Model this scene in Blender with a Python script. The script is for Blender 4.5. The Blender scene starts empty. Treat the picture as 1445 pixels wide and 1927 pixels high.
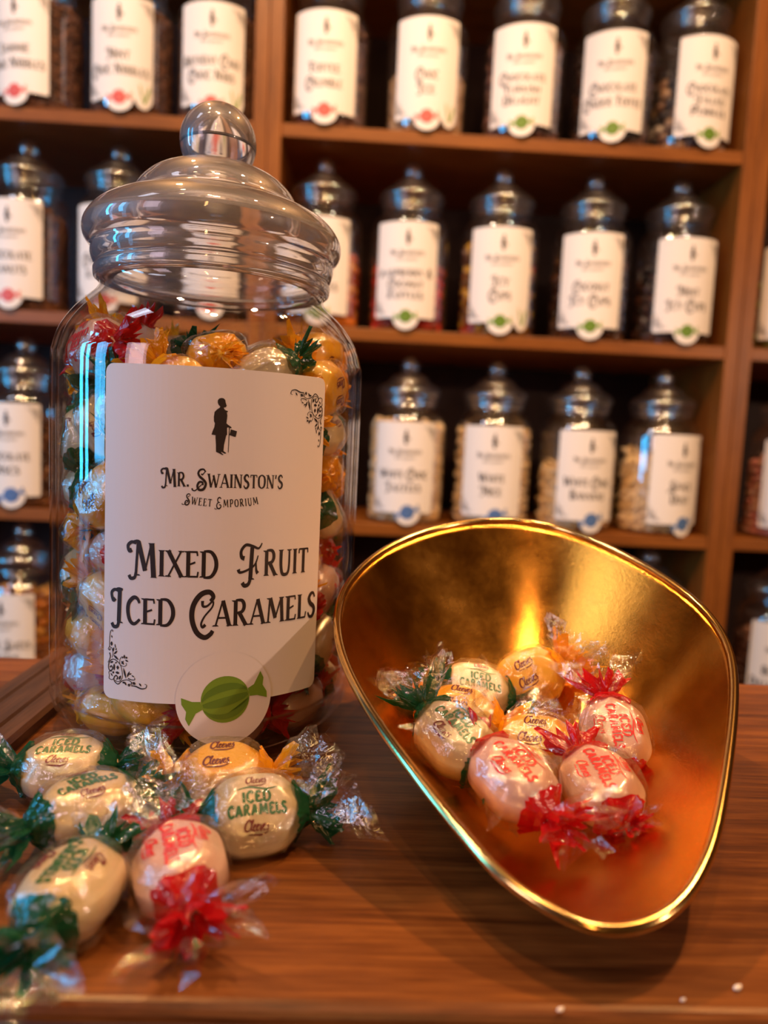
import bpy, bmesh, math, random
from math import sin, cos, pi, radians, hypot, atan2, sqrt
from mathutils import Vector, Matrix, Quaternion

# ------------------------------------------------------------------ camera, light, exposure
scene = bpy.context.scene
COL = scene.collection
scene.view_settings.view_transform = 'Standard'
scene.view_settings.look = 'None'
scene.view_settings.gamma = 1.0
scene.view_settings.use_curve_mapping = False
scene.view_settings.exposure = 0.0
scene.cycles.use_denoising = True
scene.cycles.use_adaptive_sampling = True
scene.cycles.adaptive_threshold = .02
scene.cycles.max_bounces = 10
scene.cycles.diffuse_bounces = 3
scene.cycles.glossy_bounces = 4
scene.cycles.transmission_bounces = 8
scene.cycles.transparent_max_bounces = 28
scene.cycles.caustics_reflective = True
scene.cycles.caustics_refractive = False
scene.cycles.sample_clamp_indirect = 3.0
scene.cycles.blur_glossy = 0.6

CAM_H = .127
yaw, pitch, roll = radians(2.0), radians(5.7), radians(2.7)
f0 = Vector((sin(yaw)*cos(pitch), cos(yaw)*cos(pitch), -sin(pitch)))
r0 = Vector((cos(yaw), -sin(yaw), 0)); u0 = r0.cross(f0)
cr = r0*cos(roll)+u0*sin(roll); cu = u0*cos(roll)-r0*sin(roll)
cam = bpy.data.cameras.new('camera')
cam.sensor_fit = 'HORIZONTAL'; cam.sensor_width = 36
cam.lens = 36*1336/1445
cam.clip_start = .02; cam.clip_end = 30
cam.dof.use_dof = True; cam.dof.focus_distance = .262; cam.dof.aperture_fstop = cam.lens/3.6
co = bpy.data.objects.new('camera', cam); COL.objects.link(co)
m3 = Matrix((cr, cu, -f0)).transposed()
co.matrix_world = Matrix.Translation((0, 0, CAM_H)) @ m3.to_4x4()
scene.camera = co

world = bpy.data.worlds.new('world'); scene.world = world; world.use_nodes = True
world.node_tree.nodes['Background'].inputs[0].default_value = (.55, .22, .07, 1)
world.node_tree.nodes['Background'].inputs[1].default_value = .07

def point(name, loc, power, col, r):
    l = bpy.data.lights.new(name, 'POINT'); l.energy = power; l.color = col; l.shadow_soft_size = r
    o = bpy.data.objects.new(name, l); COL.objects.link(o); o.location = loc; return o
def area(name, loc, target, sx, sy, power, col, spread=180):
    l = bpy.data.lights.new(name, 'AREA'); l.shape = 'RECTANGLE'; l.size = sx; l.size_y = sy
    l.energy = power; l.color = col; l.spread = radians(spread)
    o = bpy.data.objects.new(name, l); COL.objects.link(o); o.location = loc
    o.rotation_euler = (Vector(target)-Vector(loc)).to_track_quat('-Z', 'Y').to_euler(); return o
WARM = (1, .50, .17); SOFT = (1, .62, .33)
# the shop's ceiling lamps over and behind the counter
def spot(name, loc, target, power, col, ang, r=.03):
    l = bpy.data.lights.new(name, 'SPOT'); l.energy = power; l.color = col; l.spot_size = radians(ang); l.spot_blend = .35; l.shadow_soft_size = r
    o = bpy.data.objects.new(name, l); COL.objects.link(o); o.location = loc
    o.rotation_euler = (Vector(target)-Vector(loc)).to_track_quat('-Z', 'Y').to_euler()
spot('counter_spotlight', (.80, .62, 1.62), (.05, .24, 0), 84, WARM, 44, .022)
spot('counter_spotlight', (-.50, .84, 1.60), (.0, .24, 0), 70, WARM, 44, .022)
point('ceiling_lamp', (-.08, -.18, 1.80), 26, (1, .54, .22), .03)
point('shop_lamp', (1.75, -.82, .55), 42, (1, .66, .46), .035)
# spotlights on the ceiling aimed at the shelves
spot('shelf_spotlight', (-.55, -.25, 1.80), (-.40, 1.04, .30), 68, SOFT, 50, .055)
spot('shelf_spotlight', (.05, -.30, 1.85), (.05, 1.04, .30), 68, SOFT, 50, .055)
spot('shelf_spotlight', (.60, -.25, 1.80), (.50, 1.04, .30), 68, SOFT, 50, .055)
# small filament bulbs hanging one under another at the far end of the shop
for k in range(4):
    point('filament_bulb', (.03+.01*k, -1.9, .75+.33*k), 9.0, (1, .50, .16), .05)
# the daylight windows at the customer's left
area('shop_window_light', (-1.55, .22, .42), (-.07, .30, .12), .09, .85, 8.0, (.05, .50, 1))
area('shop_window_light', (-1.60, -.22, .46), (-.07, .30, .12), .14, .85, 7.5, (.08, .52, 1))
area('shop_window_light', (-1.35, -1.10, .60), (-.05, .30, .12), .45, .9, 8.5, (.88, .68, .80))

area('skylight_window', (-1.15, -.10, 1.65), (.08, .30, .03), .22, .42, 3.2, (.78, .82, 1))
point('downlight', (-.52, .22, 1.90), 18, (1, .74, .50), .035)
point('downlight', (.55, .30, 1.92), 18, (1, .74, .50), .035)

# ------------------------------------------------------------------ materials
def mat(name):
    m = bpy.data.materials.new(name); m.use_nodes = True
    return m, m.node_tree, m.node_tree.nodes['Principled BSDF']
def plain(name, col, rough=.5, metal=0, spec=.5, sub=0, trans=0, coat=0):
    m, t, b = mat(name)
    b.inputs['Base Color'].default_value = (*col, 1); b.inputs['Roughness'].default_value = rough
    b.inputs['Metallic'].default_value = metal; b.inputs['Specular IOR Level'].default_value = spec
    b.inputs['Coat Weight'].default_value = coat; b.inputs['Coat Roughness'].default_value = .08
    return m
def nd(t, kind, **kw):
    n = t.nodes.new(kind)
    for k, v in kw.items(): setattr(n, k, v)
    return n
def ramp(t, stops):
    r = nd(t, 'ShaderNodeValToRGB'); e = r.color_ramp.elements
    e[0].position, e[0].color = stops[0][0], (*stops[0][1], 1)
    e[1].position, e[1].color = stops[-1][0], (*stops[-1][1], 1)
    for p, c in stops[1:-1]:
        x = e.new(p); x.color = (*c, 1)
    return r
def wood(name, c1, c2, c3, scale, rough=.35, sc=1.0, bump=.15):
    m, t, b = mat(name)
    tc = nd(t, 'ShaderNodeTexCoord'); mp = nd(t, 'ShaderNodeMapping'); mp.inputs['Scale'].default_value = scale
    t.links.new(tc.outputs['Object'], mp.inputs[0])
    n1 = nd(t, 'ShaderNodeTexNoise'); n1.inputs['Scale'].default_value = 3*sc; n1.inputs['Detail'].default_value = 9; n1.inputs['Roughness'].default_value = .62
    n1.inputs['Distortion'].default_value = .6
    n2 = nd(t, 'ShaderNodeTexNoise'); n2.inputs['Scale'].default_value = 17*sc; n2.inputs['Detail'].default_value = 6; n2.inputs['Roughness'].default_value = .7
    for n in (n1, n2): t.links.new(mp.outputs[0], n.inputs['Vector'])
    mx = nd(t, 'ShaderNodeMath', operation='MULTIPLY_ADD'); mx.inputs[1].default_value = .45
    t.links.new(n2.outputs[0], mx.inputs[0])
    hf = nd(t, 'ShaderNodeMath', operation='MULTIPLY'); hf.inputs[1].default_value = .62
    t.links.new(n1.outputs[0], hf.inputs[0]); t.links.new(hf.outputs[0], mx.inputs[2])
    r = ramp(t, [(.36, c1), (.52, c2), (.70, c3)]); t.links.new(mx.outputs[0], r.inputs[0])
    t.links.new(r.outputs[0], b.inputs['Base Color']); b.inputs['Roughness'].default_value = rough; b.inputs['Specular IOR Level'].default_value = .32
    bp = nd(t, 'ShaderNodeBump'); bp.inputs['Strength'].default_value = bump; bp.inputs['Distance'].default_value = .0006
    t.links.new(mx.outputs[0], bp.inputs['Height']); t.links.new(bp.outputs[0], b.inputs['Normal'])
    return m
M = {}
M['counter'] = wood('counter_wood', (.028, .007, .002), (.140, .042, .009), (.28, .098, .021), (2.0, 44, 44), .34)
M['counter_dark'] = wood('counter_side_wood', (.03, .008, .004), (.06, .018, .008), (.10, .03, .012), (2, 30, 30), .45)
M['edge'] = plain('edge_shade_paint', (.045, .010, .004), .5)  # shade of the worktop's front face put into the colour
M['strip'] = wood('dark_strip_wood', (.035, .014, .007), (.075, .032, .016), (.14, .06, .03), (40, 2.5, 40), .35)
M['shelf'] = wood('shelf_wood', (.13, .036, .005), (.21, .062, .008), (.29, .092, .013), (2, 22, 22), .38, .8)
M['upright'] = wood('upright_wood', (.13, .036, .005), (.21, .062, .008), (.29, .092, .013), (22, 22, 2), .38, .8)
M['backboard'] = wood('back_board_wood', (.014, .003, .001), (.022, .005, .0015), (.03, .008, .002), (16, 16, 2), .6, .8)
M['wall'] = plain('wall_paint', (.08, .035, .02), .8)
M['floor'] = wood('floor_wood', (.05, .02, .01), (.09, .04, .02), (.13, .06, .03), (2, 10, 10), .5)

def film(name, tint=(1, 1, 1), rough=.06, ior=1.45, bump=0, bscale=120, base=0.0, gcol=(1, 1, 1), edge=.7, haze=0):
    m, t, b = mat(name); t.nodes.remove(b)
    out = t.nodes['Material Output']
    tr = nd(t, 'ShaderNodeBsdfTransparent'); tr.inputs[0].default_value = (*tint, 1)
    gl = nd(t, 'ShaderNodeBsdfAnisotropic') if False else nd(t, 'ShaderNodeBsdfGlossy')
    gl.inputs['Roughness'].default_value = rough; gl.inputs['Color'].default_value = (*gcol, 1)
    fr = nd(t, 'ShaderNodeLayerWeight'); fr.inputs['Blend'].default_value = .5
    pw = nd(t, 'ShaderNodeMath', operation='POWER'); pw.inputs[1].default_value = 4.2
    t.links.new(fr.outputs['Facing'], pw.inputs[0])
    f0 = ((ior-1)/(ior+1))**2+base
    ml = nd(t, 'ShaderNodeMath', operation='MULTIPLY_ADD'); ml.inputs[1].default_value = (1-f0)*edge; ml.inputs[2].default_value = f0; ml.use_clamp = True
    t.links.new(pw.outputs[0], ml.inputs[0])
    mx = nd(t, 'ShaderNodeMixShader'); t.links.new(ml.outputs[0], mx.inputs[0])
    t.links.new(tr.outputs[0], mx.inputs[1]); t.links.new(gl.outputs[0], mx.inputs[2])
    if haze:
        hz = nd(t, 'ShaderNodeBsdfGlossy'); hz.inputs['Roughness'].default_value = .4; hz.inputs['Color'].default_value = (1, .95, .9, 1)
        hm = nd(t, 'ShaderNodeMixShader'); hm.inputs[0].default_value = haze
        t.links.new(mx.outputs[0], hm.inputs[1]); t.links.new(hz.outputs[0], hm.inputs[2]); t.links.new(hm.outputs[0], out.inputs[0])
    else: t.links.new(mx.outputs[0], out.inputs[0])
    if bump:
        tc = nd(t, 'ShaderNodeTexCoord')
        n = nd(t, 'ShaderNodeTexVoronoi', feature='DISTANCE_TO_EDGE') if bump < 0 else nd(t, 'ShaderNodeTexNoise')
        n.inputs['Scale'].default_value = bscale
        if bump > 0: n.inputs['Detail'].default_value = 3
        t.links.new(tc.outputs['Object'], n.inputs['Vector'])
        bp = nd(t, 'ShaderNodeBump'); bp.inputs['Strength'].default_value = abs(bump); bp.inputs['Distance'].default_value = .0016
        t.links.new(n.outputs[0], bp.inputs['Height'])
        t.links.new(bp.outputs[0], gl.inputs['Normal']); t.links.new(bp.outputs[0], fr.inputs['Normal'])
    return m
M['glass'] = film('clear_jar_glass', (.985, .985, .985), .025, 1.5, bump=.06, bscale=35)
M['glass_lid'] = film('clear_lid_glass', (.98, .975, .985), .03, 1.5, bump=.10, bscale=30, base=.05, edge=.85)
M['glass_far'] = film('shelf_jar_glass', (.95, .95, .95), .012, 1.5, base=.12, haze=.015)
M['lid_far'] = film('shelf_lid_glass', (.92, .91, .90), .03, 1.5, base=.10, edge=.9, haze=.07)
M['cellophane'] = film('clear_cellophane', (.99, .99, .99), .05, 1.55, bump=.35, bscale=500, base=.085)
def glass_real(name):
    m, t, b = mat(name); t.nodes.remove(b)
    g = nd(t, 'ShaderNodeBsdfGlass'); g.inputs['IOR'].default_value = 1.47; g.inputs['Roughness'].default_value = .0
    g.inputs['Color'].default_value = (.985, .98, .985, 1)
    h = nd(t, 'ShaderNodeBsdfGlossy'); h.inputs['Roughness'].default_value = .42; h.inputs['Color'].default_value = (.95, .9, .92, 1)
    tl = nd(t, 'ShaderNodeBsdfTranslucent'); tl.inputs[0].default_value = (.9, .85, .88, 1)
    m1 = nd(t, 'ShaderNodeMixShader'); m1.inputs[0].default_value = .5; m2 = nd(t, 'ShaderNodeMixShader'); m2.inputs[0].default_value = .10
    t.links.new(h.outputs[0], m1.inputs[1]); t.links.new(tl.outputs[0], m1.inputs[2])
    t.links.new(g.outputs[0], m2.inputs[1]); t.links.new(m1.outputs[0], m2.inputs[2])
    t.links.new(m2.outputs[0], t.nodes['Material Output'].inputs[0]); return m
M['glass_thick'] = glass_real('thick_lid_glass')
def tinted(name, col, light, bump=.8):
    """printed colour on thin cellophane: half see-through, glossy"""
    m, t, b = mat(name)
    b.inputs['Base Color'].default_value = (*col, 1); b.inputs['Roughness'].default_value = .18
    b.inputs['Specular IOR Level'].default_value = .8
    tr = nd(t, 'ShaderNodeBsdfTranslucent'); tr.inputs[0].default_value = (*light, 1)
    mx = nd(t, 'ShaderNodeMixShader'); mx.inputs[0].default_value = .35
    tc = nd(t, 'ShaderNodeTexCoord'); n = nd(t, 'ShaderNodeTexNoise'); n.inputs['Scale'].default_value = 300; n.inputs['Detail'].default_value = 3
    t.links.new(tc.outputs['Object'], n.inputs['Vector'])
    bp = nd(t, 'ShaderNodeBump'); bp.inputs['Strength'].default_value = bump; bp.inputs['Distance'].default_value = .001
    t.links.new(n.outputs[0], bp.inputs['Height']); t.links.new(bp.outputs[0], b.inputs['Normal'])
    t.links.new(b.outputs[0], mx.inputs[1]); t.links.new(tr.outputs[0], mx.inputs[2])
    t.links.new(mx.outputs[0], t.nodes['Material Output'].inputs[0]); return m
M['twist_green'] = tinted('green_foil_print', (.012, .085, .035), (.02, .20, .07))
M['twist_red'] = tinted('red_foil_print', (.52, .008, .012), (.8, .02, .02))
M['twist_yellow'] = tinted('yellow_foil_print', (.85, .38, .010), (1, .5, .03))
def toffee(name, col, c2):
    m, t, b = mat(name)
    tc = nd(t, 'ShaderNodeTexCoord'); n = nd(t, 'ShaderNodeTexNoise'); n.inputs['Scale'].default_value = 90
    t.links.new(tc.outputs['Object'], n.inputs['Vector'])
    r = ramp(t, [(.35, col), (.7, c2)]); t.links.new(n.outputs[0], r.inputs[0]); t.links.new(r.outputs[0], b.inputs['Base Color'])
    b.inputs['Roughness'].default_value = .35; b.inputs['Coat Weight'].default_value = .6; b.inputs['Coat Roughness'].default_value = .12
    b.inputs['Subsurface Weight'].default_value = 0
    return m
M['body_green'] = toffee('cream_caramel', (.56, .43, .24), (.64, .52, .33))
M['body_red'] = toffee('pink_caramel', (.62, .36, .28), (.66, .45, .37))
M['body_yellow'] = toffee('yellow_caramel', (.82, .38, .012), (.85, .50, .06))
M['ink_green'] = plain('green_ink', (.02, .13, .035), .5)
M['ink_red'] = plain('red_ink', (.72, .015, .02), .5)
M['ink_maroon'] = plain('maroon_ink', (.16, .012, .010), .5)
M['ink'] = plain('dark_brown_ink', (.018, .008, .007), .5)
M['paper'] = plain('label_paper', (.78, .71, .70), .55)
M['paper_far'] = plain('shelf_label_paper', (.86, .78, .70), .55)
M['green_print'] = plain('green_sweet_print', (.17, .30, .018), .5)
M['green_print2'] = plain('dark_green_sweet_print', (.10, .20, .012), .5)
M['red_print'] = plain('red_sweet_print', (.75, .13, .10), .5)
M['red_print2'] = plain('deep_red_sweet_print', (.65, .09, .07), .5)
M['blue_print'] = plain('blue_sweet_print', (.10, .20, .42), .5)
M['blue_print2'] = plain('deep_blue_sweet_print', (.07, .15, .36), .5)
M['crumb'] = plain('white_sugar', (.9, .85, .8), .5)

def brass():
    m, t, b = mat('worn_brass')
    tc = nd(t, 'ShaderNodeTexCoord')
    n = nd(t, 'ShaderNodeTexNoise'); n.inputs['Scale'].default_value = 26; n.inputs['Detail'].default_value = 10; n.inputs['Roughness'].default_value = .7
    f = nd(t, 'ShaderNodeTexNoise'); f.inputs['Scale'].default_value = 700; f.inputs['Detail'].default_value = 4; f.inputs['Roughness'].default_value = .8
    for q in (n, f): t.links.new(tc.outputs['Object'], q.inputs['Vector'])
    r = ramp(t, [(.3, (.62, .26, .036)), (.55, (.74, .345, .055)), (.75, (.84, .45, .10))]); t.links.new(n.outputs[0], r.inputs[0])
    t.links.new(r.outputs[0], b.inputs['Base Color']); b.inputs['Metallic'].default_value = 1
    rr = nd(t, 'ShaderNodeMapRange'); rr.inputs[1].default_value = .3; rr.inputs[2].default_value = .75; rr.inputs[3].default_value = .13; rr.inputs[4].default_value = .30
    t.links.new(n.outputs[0], rr.inputs[0]); t.links.new(rr.outputs[0], b.inputs['Roughness'])
    bp = nd(t, 'ShaderNodeBump'); bp.inputs['Strength'].default_value = .16; bp.inputs['Distance'].default_value = .0005
    t.links.new(f.outputs[0], bp.inputs['Height']); t.links.new(bp.outputs[0], b.inputs['Normal'])
    return m
M['brass'] = brass()
M['brass_rim'] = plain('polished_brass_rim', (.88, .58, .22), .16, 1)

# ------------------------------------------------------------------ helpers
def tag(o, label=None, cat=None, group=None, kind=None):
    if label: o['label'] = label
    if cat: o['category'] = cat
    if group: o['group'] = group
    if kind: o['kind'] = kind
    return o
def link(o, parent=None):
    COL.objects.link(o)
    if parent is not None: o.parent = parent
    return o
def empty(name, loc=(0, 0, 0), rz=0):
    o = bpy.data.objects.new(name, None); o.location = loc; o.rotation_euler = (0, 0, rz); o.empty_display_size = .02
    return link(o)
def mesh(name, v, f, m, smooth=True):
    me = bpy.data.meshes.new(name); me.from_pydata(v, [], f)
    if smooth: me.polygons.foreach_set('use_smooth', [True]*len(me.polygons))
    me.materials.append(M[m] if isinstance(m, str) else m); me.update()
    return me
def obj(name, me, parent=None):
    return link(bpy.data.objects.new(name, me), parent)
def recalc(me):
    bm = bmesh.new(); bm.from_mesh(me); bmesh.ops.recalc_face_normals(bm, faces=bm.faces); bm.to_mesh(me); bm.free(); return me
def copy_tree(o, parent=None):
    c = o.copy(); COL.objects.link(c); c.parent = parent
    for ch in list(o.children): copy_tree(ch, c)
    return c
def box_mesh(name, lo, hi, m, bev=0, seg=3):
    bm = bmesh.new(); bmesh.ops.create_cube(bm, size=1)
    for v in bm.verts:
        v.co = Vector([lo[i]+(v.co[i]+.5)*(hi[i]-lo[i]) for i in range(3)])
    if bev: bmesh.ops.bevel(bm, geom=bm.edges[:], offset=bev, segments=seg, affect='EDGES', profile=.5)
    me = bpy.data.meshes.new(name); bm.to_mesh(me); bm.free()
    me.materials.append(M[m] if isinstance(m, str) else m)
    return me
def lathe(name, prof, m, n=96):
    v = []; f = []; k = len(prof)
    for i in range(n):
        a = 2*pi*i/n
        for r, z in prof: v.append((r*cos(a), r*sin(a), z))
    for i in range(n):
        j = (i+1) % n
        for q in range(k-1): f.append((i*k+q, j*k+q, j*k+q+1, i*k+q+1))
    me = mesh(name, v, f, m)
    bm = bmesh.new(); bm.from_mesh(me); bmesh.ops.remove_doubles(bm, verts=bm.verts, dist=1e-6)
    bmesh.ops.recalc_face_normals(bm, faces=bm.faces); bm.to_mesh(me); bm.free()
    return me
def catmull(P, sub=6, closed=False):
    P = [tuple(p) for p in P]; n = len(P); out = []
    for i in range(n if closed else n-1):
        if closed: a, b, c, d = P[i-1], P[i], P[(i+1) % n], P[(i+2) % n]
        else: a, b, c, d = P[max(i-1, 0)], P[i], P[i+1], P[min(i+2, n-1)]
        for k in range(sub):
            t = k/sub
            out.append(tuple(.5*(2*b[j]+(c[j]-a[j])*t+(2*a[j]-5*b[j]+4*c[j]-d[j])*t*t+(3*b[j]-a[j]-3*c[j]+d[j])*t**3) for j in range(len(b))))
    if not closed: out.append(P[-1])
    return out

# ------------------------------------------------------------------ lettering: strokes drawn as ribbons
def ribbon(pts, ws):
    """quads following pts with widths ws"""
    Q = []; n = len(pts); L = []
    for i in range(n):
        a = pts[max(i-1, 0)]; b = pts[min(i+1, n-1)]
        dx, dy = b[0]-a[0], b[1]-a[1]; d = hypot(dx, dy) or 1
        w = ws[i]/2; L.append(((pts[i][0]-dy/d*w, pts[i][1]+dx/d*w), (pts[i][0]+dy/d*w, pts[i][1]-dx/d*w)))
    for i in range(n-1): Q.append((L[i][0], L[i][1], L[i+1][1], L[i+1][0]))
    return Q
def stroke(pts, w0, w1=None, wm=None, curve=False, sub=5):
    w1 = w0 if w1 is None else w1
    if curve: P = catmull(pts, sub)
    else:
        P = []
        for i in range(len(pts)-1):
            for k in range(3): P.append((pts[i][0]+(pts[i+1][0]-pts[i][0])*k/3, pts[i][1]+(pts[i+1][1]-pts[i][1])*k/3))
        P.append(pts[-1])
    n = len(P)-1; W = []
    for i in range(n+1):
        t = i/n
        if wm is None: W.append(w0+(w1-w0)*t)
        else: W.append((w0+(wm-w0)*sin(t*pi)) if t < .5 else (w1+(wm-w1)*sin(t*pi)))
    return ribbon(P, W)
T_, H_ = .17, .075   # thick and hairline
# (width, strokes, serif spots); a stroke is (kind, points, w0, w1, wm)
def _L(*p, w=T_): return ('L', p, w, None, None)
def _C(*p, w=H_, m=None, e=None): return ('C', p, w, e, m)
G = {
'A': (.74, [_L((.06, 0), (.36, 1), w=H_), _L((.37, 1), (.67, 0)), _L((.17, .33), (.56, .33), w=H_)], [(.06, 0), (.67, 0)]),
'B': (.66, [_L((.14, 0), (.14, 1)), _C((.14, 1), (.40, .98), (.50, .77), (.38, .57), (.14, .54), m=.14), _C((.14, .54), (.44, .50), (.58, .27), (.44, .03), (.14, 0), m=.16)], [(.1, 0), (.1, 1)]),
'C': (.66, [_C((.60, .80), (.50, .97), (.33, 1), (.12, .78), (.08, .45), (.18, .10), (.38, -.01), (.62, .18), w=.10, m=.17)], []),
'D': (.74, [_L((.14, 0), (.14, 1)), _C((.14, 1), (.45, .97), (.65, .68), (.65, .32), (.45, .03), (.14, 0), m=.17)], [(.1, 0), (.1, 1)]),
'E': (.60, [_L((.14, 0), (.14, 1)), _L((.14, .97), (.52, .97), w=H_), _L((.14, .03), (.56, .03), w=H_), _C((.14, .48), (.28, .52), (.44, .58), w=H_), _L((.53, .02), (.56, .22), w=.07), _L((.50, .99), (.53, .82), w=.07)], [(.1, 0), (.1, 1)]),
'F': (.56, [_L((.14, 0), (.14, 1)), _L((.14, .97), (.52, .97), w=H_), _C((.14, .48), (.28, .52), (.42, .58), w=H_), _L((.50, .99), (.53, .80), w=.07)], [(.14, 0), (.1, 1)]),
'G': (.72, [_C((.60, .80), (.50, .97), (.33, 1), (.12, .78), (.08, .45), (.18, .10), (.38, -.01), (.58, .10), w=.10, m=.17), _L((.58, 0), (.58, .42)), ], [(.58, .42)]),
'H': (.76, [_L((.14, 0), (.14, 1)), _L((.62, 0), (.62, 1)), _L((.14, .5), (.62, .5), w=H_)], [(.14, 0), (.14, 1), (.62, 0), (.62, 1)]),
'I': (.30, [_L((.15, 0), (.15, 1))], [(.15, 0), (.15, 1)]),
'J': (.44, [_C((.28, 1), (.28, .5), (.26, .05), (.10, -.06), (.02, .08), w=T_, e=.08)], [(.28, 1)]),
'K': (.72, [_L((.14, 0), (.14, 1)), _L((.56, 1), (.16, .45), w=H_), _L((.28, .58), (.62, 0))], [(.14, 0), (.14, 1), (.56, 1), (.62, 0)]),
'L': (.56, [_L((.14, 0), (.14, 1)), _L((.14, .03), (.50, .03), w=H_), _L((.48, .02), (.53, .26), w=.07)], [(.14, 0), (.14, 1)]),
'M': (.94, [_L((.10, 0), (.17, 1), w=.09), _L((.19, 1), (.46, .18)), _L((.46, .18), (.74, 1), w=H_), _L((.75, 1), (.82, 0))], [(.10, 0), (.82, 0), (.15, 1), (.76, 1)]),
'N': (.78, [_L((.12, 0), (.12, 1), w=.09), _L((.14, 1), (.62, 0)), _L((.64, 0), (.64, 1), w=.09)], [(.12, 0), (.10, 1), (.64, 1)]),
'O': (.74, [_C((.37, 1), (.14, .84), (.09, .5), (.16, .14), (.37, 0), m=.18), _C((.37, 1), (.60, .84), (.65, .5), (.58, .14), (.37, 0), m=.18)], []),
'P': (.62, [_L((.14, 0), (.14, 1)), _C((.14, 1), (.42, .98), (.54, .74), (.42, .48), (.14, .44), m=.16)], [(.14, 0), (.1, 1)]),
'Q': (.76, [_C((.37, 1), (.14, .84), (.09, .5), (.16, .14), (.37, 0), m=.18), _C((.37, 1), (.60, .84), (.65, .5), (.58, .14), (.37, 0), m=.18), _L((.4, .2), (.7, -.1))], []),
'R': (.72, [_L((.14, 0), (.14, 1)), _C((.14, 1), (.42, .98), (.52, .76), (.42, .54), (.14, .50), m=.16), _L((.30, .52), (.62, 0))], [(.14, 0), (.1, 1), (.62, 0)]),
'S': (.56, [_C((.48, .80), (.38, .97), (.22, .96), (.11, .78), (.20, .57), (.40, .42), (.46, .22), (.34, .02), (.16, .02), (.06, .20), w=.08, m=.19)], []),
'T': (.64, [_L((.32, 0), (.32, 1)), _L((.05, .97), (.59, .97), w=H_), _L((.05, .99), (.04, .80), w=.07), _L((.59, .99), (.60, .80), w=.07)], [(.32, 0)]),
'U': (.74, [_C((.14, 1), (.14, .4), (.22, .06), (.38, 0), (.54, .08), (.60, .4), (.60, 1), w=T_, e=.10)], [(.14, 1), (.60, 1)]),
'V': (.70, [_L((.06, 1), (.36, 0)), _L((.37, 0), (.64, 1), w=H_)], [(.06, 1), (.64, 1)]),
'W': (1.0, [_L((.06, 1), (.27, 0)), _L((.28, 0), (.50, .85), w=H_), _L((.46, .9), (.70, 0)), _L((.71, 0), (.93, 1), w=H_)], [(.06, 1), (.93, 1)]),
'X': (.74, [_L((.08, 1), (.66, 0)), _L((.64, 1), (.08, 0), w=H_)], [(.08, 1), (.64, 1), (.08, 0), (.66, 0)]),
'Y': (.68, [_L((.06, 1), (.34, .45)), _L((.62, 1), (.34, .45), w=H_), _L((.34, .5), (.34, 0))], [(.06, 1), (.62, 1), (.34, 0)]),
'Z': (.64, [_L((.08, .97), (.56, .97), w=H_), _L((.56, .97), (.08, .03)), _L((.08, .03), (.58, .03), w=H_)], []),
'&': (.74, [_C((.66, .05), (.30, .60), (.22, .85), (.36, .98), (.46, .82), (.34, .62), (.12, .35), (.14, .06), (.36, -.02), (.60, .30), w=.09, m=.14)], []),
"'": (.20, [_L((.10, 1.02), (.06, .72), w=.12)], []),
'.': (.26, [_L((.12, .16), (.12, 0), w=.17)], []),
' ': (.36, [], []),
}
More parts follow.
